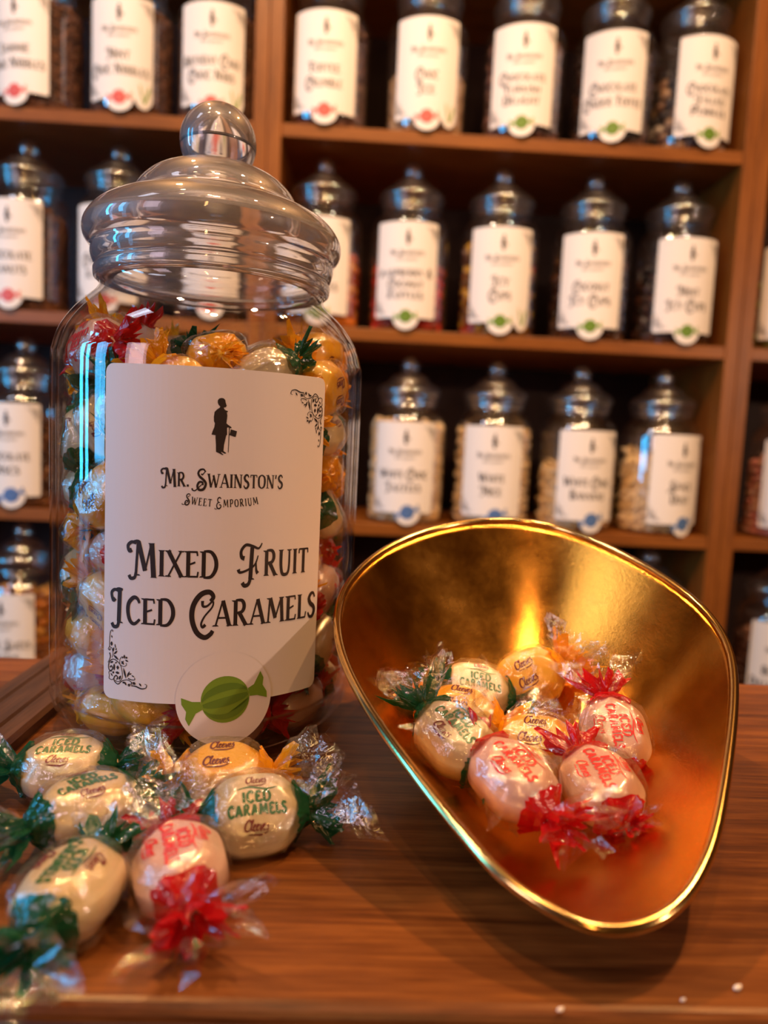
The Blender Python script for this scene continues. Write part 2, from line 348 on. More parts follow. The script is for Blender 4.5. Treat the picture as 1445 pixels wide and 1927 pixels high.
# large flourished capitals, drawn for a small-cap height of 1
BIG = {
'M': (1.28, [_C((.34, 1.20), (.14, 1.24), (-.04, 1.10), (.02, .90), (.14, .95), w=.10, m=.14, e=.17), _C((.22, 1.26), (.40, 1.28), (.54, 1.24), w=.08, m=.13), _L((.42, 1.24), (.34, .05), w=.12), _C((.34, .10), (.28, -.10), (.10, -.14), (.02, -.02), w=.12, e=.15), _L((.46, 1.22), (.76, .18), w=.20), _L((.76, .18), (1.02, 1.22), w=.08), _L((1.04, 1.24), (1.14, -.05), w=.22)], [(1.14, -.07), (1.03, 1.24), (.40, -.02)]),
'F': (1.20, [_C((.30, .72), (.16, .78), (.14, 1.02), (.36, 1.24), (.70, 1.18), (.98, 1.10), (1.14, 1.30), w=.19, m=.12, e=.05), _L((.66, 1.14), (.60, -.10), w=.19), _C((.62, .0), (.52, -.28), (.32, -.34), (.22, -.22), w=.14, e=.17), _C((.02, .30), (.10, .18), (.44, .26), (.80, .46), (.96, .82), w=.17, m=.09, e=.05), _C((.86, .60), (.88, .26), (.96, .12), w=.06, e=.16)], [(.66, -.12)]),
'I': (.66, [_C((.38, 1.18), (.16, 1.24), (.00, 1.10), (.08, .82), (.18, .90), w=.10, m=.13, e=.16), _C((.20, 1.24), (.36, 1.28), (.54, 1.26), w=.08, m=.12), _L((.40, 1.24), (.36, .02), w=.19), _C((.36, .06), (.30, -.16), (.12, -.20), (.02, -.06), w=.14, e=.15)], [(.42, -.04)]),
'C': (.98, [_C((.86, .98), (.98, 1.16), (.80, 1.34), (.44, 1.24), (.14, .84), (.08, .32), (.28, -.20), (.62, -.42), (.88, -.30), (.98, -.16), w=.15, m=.22, e=.16), _C((.52, 1.00), (.54, .80), (.72, .80), (.96, .98), (.94, .76), (.62, .40), (.48, .12), (.54, -.02), (.66, .08), w=.13, m=.07, e=.13)], []),
'S': (1.02, [_C((.86, 1.12), (.70, 1.30), (.40, 1.24), (.26, 1.00), (.40, .76), (.74, .50), (.90, .24), (.72, -.14), (.36, -.20), (.20, .08), (.36, .36), (.62, .34), (.66, .14), w=.10, m=.20, e=.14), _C((.70, .30), (.34, .0), (.04, -.26), (-.18, -.24), (-.24, -.10), w=.05, m=.09, e=.13), _C((.52, .98), (.60, .90), (.74, 1.04), (.90, 1.20), w=.12, e=.05)], []),
'E': (.98, [_C((.80, 1.08), (.62, 1.28), (.32, 1.18), (.22, .90), (.40, .64), (.66, .62), w=.13, m=.18, e=.09), _C((.58, .62), (.24, .52), (.10, .18), (.26, -.16), (.60, -.20), (.82, .06), (.72, .30), (.50, .26), w=.10, m=.18, e=.12), _C((.30, -.16), (.06, -.30), (-.14, -.28), (-.20, -.14), w=.05, m=.08, e=.12)], []),
}
BIG['R'] = (.9, G['R'][1], G['R'][2]); BIG['J'] = BIG['I']
def text_quads(s, size, x0, y0, track=.06, big=False, sans=None, fit=None, center=False, arc=None, sub=5, serif=True):
    """quads of a line in flat label space; big=True uses flourished initials"""
    def glyph(ch, first):
        if big and first and ch in BIG: return BIG[ch], 1.0
        if big and first and ch in G: return G[ch], 1.25
        return G[ch], 1.0
    w = 0; prev = ' '; lay = []
    for ch in s:
        g, k = glyph(ch, prev == ' ' and ch != ' ')
        lay.append((g, k, w)); w += (g[0]*k+track); prev = ch
    w -= track
    sx = size if fit is None else fit/w
    if center: x0 = x0-w*sx/2
    Q = []
    for g, k, wx in lay:
        for kind, pts, w0, w1, wm in g[1]:
            if sans: w0 = w1 = sans; wm = None
            q = stroke(pts, w0*k, None if w1 is None else w1*k, None if wm is None else wm*k, kind == 'C', sub)
            for quad in q:
                Q.append([(wx+p[0]*k, p[1]*k) for p in quad])
        if serif and not sans:
            for px, py in g[2]:
                y = py-.0 if py < .5 else py
                d = .035 if py < .5 else -.035
                Q.append([(wx+(px-.15)*k, (y)*k), (wx+(px+.15)*k, (y)*k), (wx+(px+.09)*k, (y+d*1.6)*k), (wx+(px-.09)*k, (y+d*1.6)*k)])
    out = []
    for q in Q:
        r = []
        for x, y in q:
            X = x0+x*sx; Y = y0+y*size
            if arc:
                t = (x*sx-w*sx/2)/arc; Rr = arc-(Y-y0)
                X = x0+w*sx/2+Rr*sin(t); Y = y0+arc-Rr*cos(t)
            r.append((X, Y))
        out.append(r)
    return out
def quads_mesh(name, quads, fn, m):
    v = []; f = []
    for q in quads:
        b = len(v); v += [fn(*p) for p in q]; f.append(tuple(range(b, b+len(q))))
    return mesh(name, v, f, m, smooth=False)
def poly_mesh(name, polys, fn, m, step=None, holes=()):
    """filled outlines, cut into narrow strips so that they follow a curved surface"""
    bm = bmesh.new()
    for P in polys:
        vs = [bm.verts.new((p[0], p[1], 0)) for p in P]; bm.faces.new(vs)
    bmesh.ops.triangulate(bm, faces=bm.faces[:])
    if step:
        xs = [v.co.x for v in bm.verts]; x = min(xs)+step
        while x < max(xs):
            bmesh.ops.bisect_plane(bm, geom=bm.verts[:]+bm.edges[:]+bm.faces[:], plane_co=(x, 0, 0), plane_no=(1, 0, 0)); x += step
    for v in bm.verts: v.co = fn(v.co.x, v.co.y)
    me = bpy.data.meshes.new(name); bm.to_mesh(me); bm.free(); me.materials.append(M[m]); return me
def disc(cx, cy, r, n=40): return [(cx+r*cos(2*pi*i/n), cy+r*sin(2*pi*i/n)) for i in range(n)]

MAN = [(705,100),(725,103),(740,118),(744,140),(752,165),(755,172),(748,186),(738,190),(728,192),(730,205),(742,216),(766,224),(768,234),(758,236),(764,270),(760,310),(756,345),(775,360),(806,380),(806,392),(796,390),(770,384),(764,390),(766,460),(758,462),(750,500),(738,560),(734,618),(764,640),(750,646),(712,628),(716,640),(737,656),(726,660),(690,642),(662,630),(660,560),(655,500),(654,466),(616,462),(624,430),(640,390),(646,350),(636,330),(634,290),(640,240),(662,215),(688,196),(694,184),(680,172),(668,150),(668,125),(682,106)]
MAN_HAT = [(800,402),(862,418),(850,474),(836,474),(786,458),(790,450),(794,438)]
MAN_CANE = [(782,388),(790,388),(784,632),(778,632)]
def emblem_polys():
    """standing gentleman in tailcoat with cane and top hat, in label mm"""
    k = 20.2/560
    f = lambda P: [(13.6+(x-616)*9.0/248, 139.3-(y-100)*k) for x, y in P]
    return [f(MAN), f(MAN_HAT), f(MAN_CANE)]
def ornament(lo=1):
    """corner scrollwork; origin in the corner, arms along -x and -y, mm"""
    K = 21/1100.
    P = lambda *a: [((x-1190)*K, (190-y)*K*1.0) for x, y in a]
    Q = []
    c = lambda pts, w0, w1=None, wm=None: Q.extend(stroke(P(*pts), w0, w1, wm, True, 4))
    c([(345,285),(440,262),(560,300),(650,300)], .25, .3, .5)
    c([(350,290),(335,340),(380,360)], .35, .15)
    c([(640,300),(650,370),(740,410),(860,370),(940,300),(1020,350),(1030,420),(980,470),(950,420),(975,390)], .22, .5)
    c([(640,380),(690,290),(720,310),(690,335)], .18, .4)
    c([(760,300),(790,345),(840,345)], .2, .5, .7)
    c([(850,560),(850,430),(930,350),(1010,370)], .25)
    c([(850,560),(900,700),(1040,785),(1140,720),(1160,600),(1120,545),(1065,590),(1095,645),(1125,610)], .25, .5)
    c([(1040,400),(1080,370),(1145,390),(1140,450),(1150,520),(1080,540)], .25)
    c([(590,470),(580,430),(650,420),(720,440)], .2, .4)
    c([(770,740),(760,700),(820,665),(900,700),(900,800),(850,860)], .22)
    c([(1175,700),(1120,820),(1140,900)], .2, .5)
    c([(1080,810),(1060,900),(1090,1000),(1140,1030),(1135,1240),(1110,1340),(1070,1350),(1075,1320)], .22, .3)
    c([(1140,1030),(1170,970),(1135,950),(1130,990)], .18, .4)
    leaf = lambda a, b, w: Q.extend(stroke(P(a, ((a[0]+b[0])/2, (a[1]+b[1])/2), b), .05, .05, w))
    for a, b, w in [((765,430),(825,640),.75), ((745,460),(690,585),.7), ((700,520),(650,545),.5), ((590,480),(650,510),.45), ((560,340),(630,370),1.1), ((445,310),(490,370),.6),
                    ((930,780),(1050,870),.8), ((1040,880),(960,960),.7), ((1000,960),(980,1010),.45), ((1060,930),(1040,1020),.7), ((1000,1000),(1020,1090),.4), ((1095,1040),(1095,1130),1.0), ((1080,1200),(1100,1250),.5),
                    ((880,480),(920,390),.9), ((910,520),(1000,530),1.0), ((920,630),(980,630),1.5), ((1030,560),(1030,700),.85), ((1050,740),(1120,700),.8), ((1030,510),(1070,530),1.0), ((970,740),(1010,700),.5), ((1060,440),(1110,500),.5),
                    ((815,700),(870,770),.8), ((870,710),(820,780),.5), ((720,770),(790,800),.6), ((740,860),(780,830),.8), ((800,820),(810,900),.7), ((830,860),(850,820),.5), ((690,300),(700,340),.5)]:
        leaf(a, b, w)
    return Q
ORN = ornament()
def sweet_print(r, cx, cz, tilt):
    """round striped sweet with two wrapper wings: outline polygons for body, stripes, wings"""
    R = lambda P: [(cx+r*(x*cos(tilt)-y*sin(tilt)), cz+r*(x*sin(tilt)+y*cos(tilt))) for x, y in P]
    body = R(disc(0, 0, .50, 36))
    wing = [[(.50, .09), (.64, .13), (.83, .36), (.87, .20), (.82, .05), (.88, -.12), (.86, -.26), (.66, -.13), (.50, -.09)]]
    wings = [R(wing[0]), R([(-x, -y) for x, y in wing[0]])]
    st = []
    for y0, y1 in ((.34, .18), (.05, -.14), (-.30, -.42)):
        up = []; dn = []
        for i in range(13):
            x = -.47+.94*i/12; e = sqrt(max(0, .25-x*x)); 
            b = lambda y: y/.5*e
            up.append((x, b(y0))); dn.append((x, b(y1)))
        st.append(R(up[::-1]+dn))
    return body, wings, st

# ------------------------------------------------------------------ the setting
fl = obj('floor', box_mesh('floor', (-3, -2.6, -1.0), (3, 1.5, -.95), 'floor')); tag(fl, kind='structure')
wb = obj('wall_back', box_mesh('wall_back', (-3, 1.33, -.95), (3, 1.39, 1.75), 'wall')); tag(wb, kind='structure')

# counter: worktop slab with a rounded front edge on a darker carcass
ct = empty('shop_counter', (0, 0, 0))
tag(ct, 'brown wooden counter top with streaky grain under the big jar and the brass scoop', 'counter')
obj('worktop', box_mesh('worktop', (-.95, .1465, -.030), (1.15, .386, 0), 'counter', .0035, 4), ct)
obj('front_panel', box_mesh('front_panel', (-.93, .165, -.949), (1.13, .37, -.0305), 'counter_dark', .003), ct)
obj('edge_shade_band', box_mesh('edge_shade_band', (-.951, .1458, -.0302), (1.151, .1485, -.0036), 'edge', .0008), ct)['label'] = 'added dark band painting shade on the front edge'  # added strip; its dark colour stands in for shade below the lip
ds = empty('wooden_strip', (-.1465, .27, 0))
tag(ds, 'dark stained grooved wooden strip lying on the counter left of the big jar', 'wooden strip')
b = bmesh.new()
prof = [(-.0162, 0), (-.0162, .0048), (-.0145, .0062), (-.0080, .0062), (-.0068, .0050), (-.0056, .0062), (.0050, .0062), (.0062, .0050), (.0074, .0062), (.0145, .0058), (.0162, .0040), (.0162, 0)]
rows = [[b.verts.new((x, y, z)) for x, z in prof] for y in (-.122, .115)]
for i in range(len(prof)-1): b.faces.new((rows[0][i], rows[0][i+1], rows[1][i+1], rows[1][i]))
b.faces.new(rows[0][::-1]); b.faces.new(rows[1]); b.faces.new((rows[0][0], rows[1][0], rows[1][-1], rows[0][-1]))
bmesh.ops.recalc_face_normals(b, faces=b.faces)
me = bpy.data.meshes.new('strip'); b.to_mesh(me); b.free(); me.materials.append(M['strip'])
obj('strip_body', me, ds)

# shelving units side by side
SY = 1.04; TH = .018
TOPS = [.8395, .561, .2825+.005, .006, -.2725, -.551, -.83]
def shelving(x0, x1, label):
    e = empty('shelving_unit', ((x0+x1)/2, SY, -.95)); tag(e, label, 'shelving', 'wooden shelving units behind the counter')
    cx = (x0+x1)/2; hw = (x1-x0)/2
    for s in (-1, 1):
        a, c = (-hw, -hw+.0195) if s < 0 else (hw-.0195, hw)
        obj('side_panel', box_mesh('side_panel', (a, 0, 0), (c, .285, 2.25), 'upright', .001, 2), e)
    sh = box_mesh('shelf_board', (-hw+.0195, .002, -TH), (hw-.0195, .27, 0), 'shelf', .001, 2)
    for z in TOPS+[1.118]:
        o = obj('shelf_board', sh, e); o.location = (0, 0, z+.95)
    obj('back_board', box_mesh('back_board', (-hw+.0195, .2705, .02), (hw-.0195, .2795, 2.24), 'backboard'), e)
shelving(-.846, -.1515, 'brown wooden shelving unit of jars behind the left side of the big jar')
shelving(-.151, .5435, 'brown wooden shelving unit of jars directly behind the brass scoop')
shelving(.544, 1.2385, 'brown wooden shelving unit of jars cut off by the right edge')

# ------------------------------------------------------------------ glass jars
OUT = [(0, .0005), (.040, .0005), (.0525, .0012), (.0585, .0035), (.0632, .0085), (.0652, .0150), (.0655, .0200), (.0655, .060), (.0655, .110), (.0655, .152), (.0648, .1585), (.0628, .1650), (.0605, .1695), (.0565, .1750), (.0525, .1790), (.0490, .1822), (.0472, .1850), (.0470, .1872), (.0482, .1882), (.0482, .1900), (.0468, .1910), (.0466, .1960)]
INN = [(r-.0024 if r > .003 else 0, z+(.0026 if z < .02 else 0)) for r, z in OUT]
LID = [(.0440, .1885), (.0488, .1888), (.0496, .1905), (.0496, .1925), (.0488, .1938), (.0500, .1955), (.0508, .1985), (.0507, .2010), (.0518, .2028), (.0534, .2050), (.0540, .2080), (.0534, .2110), (.0512, .2145), (.0480, .2175), (.0440, .2198), (.0396, .2215), (.0368, .2224), (.0352, .2238), (.0340, .2265), (.0315, .2302), (.0276, .2338), (.0226, .2366), (.0175, .2384), (.0140, .2392), (.0125, .2402)]
def knob_prof(z0, r):
    return [(.0125, .2402)]+[(r*sin(a), z0-r*cos(a)) for a in [radians(52+128*i/18) for i in range(19)]]
KN = knob_prof(.2500, .0160)
KN[-1] = (0, KN[-1][1])
def smooth_prof(P, sub=3):
    return catmull(P, sub)
def inner(P, t):
    out = []
    n = len(P)
    for i in range(n):
        a = P[max(i-1, 0)]; c = P[min(i+1, n-1)]; dx, dz = c[0]-a[0], c[1]-a[1]; d = hypot(dx, dz) or 1
        out.append((max(P[i][0]-dz/d*t*-1 if False else P[i][0]+(-dz/d)*t, 0), P[i][1]+dx/d*t))
    return out
def jar_fn(R, off, rot=0):
    return lambda u, z: ((R+off)*sin(u/1000/R+rot), -(R+off)*cos(u/1000/R+rot), z/1000)
def rrect(u0, u1, z0, z1, r, n=6):
    P = []
    for cx, cz, a in ((u1-r, z0+r, -90), (u1-r, z1-r, 0), (u0+r, z1-r, 90), (u0+r, z0+r, 180)):
        for i in range(n+1): P.append((cx+r*cos(radians(a+90*i/n)), cz+r*sin(radians(a+90*i/n))))
    return P

def big_jar():
    e = empty('sweet_jar', (-.067, .32, .0002))
    tag(e, 'big clear glass jar with ball-topped lid and Mixed Fruit Iced Caramels label', 'jar')
    body = lathe('big_jar_body', smooth_prof(OUT)+smooth_prof(INN)[::-1], 'glass', 128)
    obj('jar_body', body, e)
    P = smooth_prof(LID); I = inner(P, -.0026) if False else [(max(r-.0026, 0), z-.0022 if z > .212 else z) for r, z in P]
    I = [(r, max(z, .1885)) for r, z in I]
    lid = lathe('big_jar_lid', P+I[::-1]+[P[0]], 'glass_thick', 128)
    l = obj('lid', lid, e)
    K = smooth_prof(KN, 2)
    kin = [(max(r-.0022, 0), z-(.0022 if z > .25 else 0)) for r, z in K]; kin[-1] = (0, kin[-1][1])
    k = obj('knob', lathe('big_jar_knob', K+kin[::-1]+[K[0]], 'glass_thick', 64), l)
    R = .0655; f = lambda off: jar_fn(R*1.0, off)
    s = R/.0664
    g = lambda off: (lambda u, z: f(off)(u*s, z))
    lab = obj('label', poly_mesh('big_label', [rrect(-26, 60, 27.3, 149.8, 3.2)], g(.00030), 'paper', 2.2), e)
    lab['label'] = 'cream paper label with dark brown lettering'
    Q = text_quads('MR. SWAINSTON\'S', 4.9, -3.6, 107.4, .05, big=True, fit=44.5)
    Q += text_quads('SWEET EMPORIUM', 2.7, 4.3, 100.4, .20, big=True, fit=27, arc=75)
    Q += text_quads('MIXED', 9.6, -15.6, 74.6, .05, big=True, fit=32.5)
    Q += text_quads('FRUIT', 9.6, 24.2, 74.6, .05, big=True, fit=29.8)
    Q += text_quads('ICED', 9.6, -22.6, 56.6, .05, big=True, fit=24.5)
    Q += text_quads('CARAMELS', 9.6, 7.4, 56.4, .05, big=True, fit=51.6)
    obj('lettering', quads_mesh('big_lettering', Q, g(.00040), 'ink'), lab)
    obj('emblem', poly_mesh('big_emblem', emblem_polys(), g(.00040), 'ink', 1.5), lab)
    O = [[(59.3+x, 145.6+y) for x, y in q] for q in ORN]
    O2 = [[(-24.3-x, 31.0-y) for x, y in q] for q in ORN]
    obj('corner_scrollwork', quads_mesh('big_scroll', O, g(.00040), 'ink'), lab)
    obj('corner_scrollwork', quads_mesh('big_scroll', O2, g(.00040), 'ink'), lab)
    st = obj('sticker', poly_mesh('big_sticker', [disc(20.6, 28.8, 17.9, 64)], g(.00055), 'paper', 2), e)
    st['label'] = 'round pale sticker with a green striped sweet'
    bd, wg, sp = sweet_print(17.9, 20.8, 28.6, radians(13))
    pr = obj('sweet_print', poly_mesh('sweet_print', [bd]+wg, g(.00065), 'green_print', 2), st)
    obj('stripes', poly_mesh('stripes', sp, g(.00072), 'green_print2', 2), st)
big_jar()

# shelf jars: one set of shared glass meshes
SR = .0592; SZ = .940; kx = SR/.0655
far_body = lathe('shelf_jar_body', [(r*kx, z*SZ) for r, z in smooth_prof(OUT, 2)], 'glass_far', 48)
far_lid = lathe('shelf_jar_lid', [(r*kx, z*SZ) for r, z in smooth_prof(LID, 2)], 'lid_far', 48)
far_knob = lathe('shelf_jar_knob', [(r*kx, z*SZ) for r, z in KN], 'lid_far', 24)
LS = 1.10; LZ = 1.09
def far_fn(off, rot):
    return lambda u, z: ((SR+off)*sin((u-17)*LS/1000/SR+rot), -(SR+off)*cos((u-17)*LS/1000/SR+rot), .0165+(z-27.3)*LZ/1000)
def rnd_piece(rng, s, kind):
    if kind == 'nib': return (s*rng.uniform(.6, 1.2), s*rng.uniform(.6, 1.1), s*rng.uniform(.5, .9))
    if kind == 'disc': return (s*1.2, s*1.2, s*.4)
    if kind == 'curl': return (s*1.7, s*.5, s*.45)
    return (s*rng.uniform(.9, 1.25), s*rng.uniform(.8, 1.1), s*rng.uniform(.7, 1.0))
_ico = None
def ico():
    global _ico
    if _ico is None:
        bm = bmesh.new(); bmesh.ops.create_icosphere(bm, subdivisions=2, radius=1)
        _ico = ([v.co.copy() for v in bm.verts], [tuple(v.index for v in f.verts) for f in bm.faces]); bm.free()
    return _ico
def fill_mesh(name, top, s, kind, mats, seed, slope=0):
    """a packed mass of small sweets filling the jar to the given height"""
    rng = random.Random(seed); V = []; F = []; MI = []
    iv, ifc = ico(); R = SR-.0035
    def put(p):
        sc = rnd_piece(rng, s, kind); q = Quaternion([rng.gauss(0, 1) for _ in range(4)]).normalized(); b = len(V)
        for v in iv:
            w = q @ Vector((v.x*sc[0], v.y*sc[1], v.z*sc[2])); V.append((p[0]+w.x, p[1]+w.y, max(p[2]+w.z, .0025)))
        k = rng.randrange(len(mats))
        for f in ifc: F.append(tuple(b+i for i in f)); MI.append(k)
    rr = R-s*1.1; pitch = s*1.55
    nz = max(1, int((top-.003)/pitch)); na = int(2*pi*rr/(s*1.75))
    for i in range(nz):
        for j in range(na):
            a = 2*pi*(j+.5*(i % 2))/na+rng.uniform(-.03, .03)
            z = .0035+s*.6+i*pitch
            if z > top+slope*sin(a)+rng.uniform(-s, s)*.6: continue
            put((rr*cos(a), rr*sin(a), z))
    for k in range(int((rr/s)**2*.55)):
        a = rng.uniform(0, 6.283); r = rr*sqrt(rng.random()); put((r*cos(a), r*sin(a), top+slope*sin(a)*r/rr-s*.5+rng.uniform(-.5, .5)*s))
    # the packed core behind the outer pieces
    b = len(V); n = 28; rc = rr-s*.2
    for z0 in (.004, None):
        for i in range(n):
            a = 2*pi*i/n; V.append((rc*cos(a), rc*sin(a), z0 if z0 else top+slope*sin(a)-s*1.3))
    for i in range(n): F.append((b+i, b+(i+1) % n, b+n+(i+1) % n, b+n+i)); MI.append(0)
    F.append(tuple(b+n+i for i in range(n))); MI.append(0)
    def wall(z):
        for (r0_, z0_), (r1_, z1_) in zip(OUT, OUT[1:]):
            if z0_*SZ <= z <= z1_*SZ and z1_ > z0_: return kx*(r0_+(r1_-r0_)*(z/SZ-z0_)/(z1_-z0_))-.0016
        return .03
    for i_, (x_, y_, z_) in enumerate(V):
        z_ = max(z_, .0042); h_ = hypot(x_, y_); w_ = wall(z_)
        V[i_] = (x_*w_/h_, y_*w_/h_, z_) if h_ > w_ else (x_, y_, z_)
    me = bpy.data.meshes.new(name); me.from_pydata(V, [], F); me.polygons.foreach_set('use_smooth', [True]*len(F))
    for m_ in mats: me.materials.append(m_)
    me.polygons.foreach_set('material_index', MI); me.update(); return me
C_ = lambda n, c, r=.4, coat=0: plain(n, c, r, coat=coat)
brown = [C_('milk_chocolate', (.15, .05, .018)), C_('dark_chocolate', (.07, .022, .010)), C_('light_chocolate', (.26, .10, .04))]
plum = [C_('toffee_purple', (.13, .05, .035)), C_('toffee_dark', (.075, .03, .022)), C_('toffee_light', (.24, .11, .07))]
dark = [C_('deep_chocolate', (.045, .018, .010), .3), C_('glossy_chocolate', (.02, .010, .008), .25), C_('warm_chocolate', (.09, .03, .014), .3)]
tan = [C_('honeycomb', (.50, .30, .14)), C_('pale_honeycomb', (.60, .38, .20)), C_('tan_sweet', (.42, .24, .10))]
cream = [C_('white_chocolate', (.86, .60, .30)), C_('yellow_cream', (.80, .52, .22)), C_('ivory', (.92, .70, .42))]
orange = [C_('orange_foil', (.80, .22, .01), .2), C_('amber_foil', (.70, .30, .03), .2), C_('deep_orange', (.45, .10, .01), .2)]
red = [C_('red_foil', (.55, .012, .012), .18), C_('dark_red_foil', (.25, .008, .008), .2), C_('bright_red_foil', (.7, .03, .02), .18)]
mixed = [C_('gold_foil', (.62, .36, .04), .2), C_('brown_cup', (.10, .035, .015), .3), C_('red_cup', (.35, .02, .01), .3), C_('dark_gold', (.25, .13, .03), .3)]
grey = [C_('white_pebble', (.62, .52, .42), .3), C_('brown_pebble', (.24, .12, .06), .3), C_('black_pebble', (.03, .02, .02), .3), C_('tan_pebble', (.42, .24, .12), .3)]
pink = [C_('pink_sweet', (.72, .25, .18), .4), C_('pale_pink', (.80, .45, .32), .4), C_('peach', (.75, .38, .2), .4)]
green = [C_('green_sweet', (.10, .20, .03), .3), C_('lime', (.22, .34, .05), .3), C_('brown_green', (.14, .10, .03), .3)]
JELLY = [C_('orange_jelly', (.55, .17, .02), .3), C_('brown_jelly', (.25, .08, .02), .3), C_('amber_jelly', (.62, .27, .04), .3)]

PAL = {'red': ('red_print', 'red_print2'), 'green': ('green_print', 'green_print2'), 'blue': ('blue_print', 'blue_print2')}
far_scroll = {}
def shelf_jar(x, z, rot, lines, pr, leaf, content, where, jarlabel, y=1.096):
    e = empty('sweet_jar', (x, y, z+.0003)); tag(e, jarlabel, 'jar', 'labelled glass jars on the shelves')
    obj('jar_body', far_body, e); l = obj('lid', far_lid, e); obj('knob', far_knob, l)
    f = far_fn(.0003, rot)
    lb = obj('label', poly_mesh('shelf_label', [rrect(-25.5, 59.5, 27.3, 149.8, 3)], f, 'paper_far', 7), e)
    f = far_fn(.0006, rot)
    Q = text_quads('MR. SWAINSTON\'S', 4.9, 17, 107.4, .05, big=True, fit=44.5, center=False, sub=3) if False else text_quads('MR. SWAINSTON\'S', 4.9, -4.6, 107.4, .05, big=True, fit=44.5, sub=3)
    Q += text_quads('SWEET EMPORIUM', 2.7, 4.3, 100.4, .20, big=True, fit=27, arc=75, sub=2)
    n = len(lines); size = 9.6 if n < 3 else 8.6
    ys = {1: [66], 2: [74.6, 56.6], 3: [80, 65.5, 51.5]}[n]
    for t, yy in zip(lines, ys):
        wd = min(76, 6.2*len(t)+4)
        q = text_quads(t, size, 0, yy, .05, big=True, fit=wd, sub=3)
        c = 17-wd/2
        Q += [[(px+c, py) for px, py in k] for k in q]
    obj('lettering', quads_mesh('shelf_lettering', Q, f, 'ink'), lb)
    obj('emblem', poly_mesh('shelf_emblem', [[(u+1.2, v) for u, v in P] for P in emblem_polys()], f, 'ink', 4), lb)
    for O in ([[(58.5+a, 145.6+b) for a, b in q] for q in ORN], [[(-24.0-a, 31.0-b) for a, b in q] for q in ORN]):
        obj('corner_scrollwork', quads_mesh('shelf_scroll', O, f, 'ink'), lb)
    if pr:
        a, b_ = PAL[pr]; cx = 19 if pr != 'blue' else 24
        st = obj('sticker', poly_mesh('shelf_sticker', [disc(cx, 28.8, 17.2, 32)], far_fn(.0009, rot), 'paper_far', 7), e)
        bd, wg, sp = sweet_print(17.2*(1 if pr != 'blue' else 1.15), cx, 28.8, radians(4 if pr != 'blue' else 18))
        obj('sweet_print', poly_mesh('shelf_print', [bd]+wg, far_fn(.0012, rot), a, 7), st)
        obj('stripes', poly_mesh('shelf_stripes', sp, far_fn(.0014, rot), b_, 7), st)
    if leaf:
        s2 = obj('diet_sticker', poly_mesh('leaf_sticker', [[(48+11.5*cos(t*pi/16), 36+18*sin(t*pi/16)) for t in range(32)]], far_fn(.0010, rot), 'paper_far', 7), e)
        V = stroke([(43, 47), (45, 38), (49, 24)], .8, 1.2, 2.2, True, 4)+stroke([(49, 24), (53, 36), (55, 47)], 1.0, .8, 3.4, True, 4)
        obj('leaf_print', quads_mesh('leaf_print', V, far_fn(.0013, rot), 'green_print'), s2)
    if content:
        nm, lab, me = content
        o = obj(nm, me); o.location = (x, y, z+.0003); o.rotation_euler = (0, 0, rot*1.7+x)
        tag(o, lab, 'sweets', None, 'stuff')

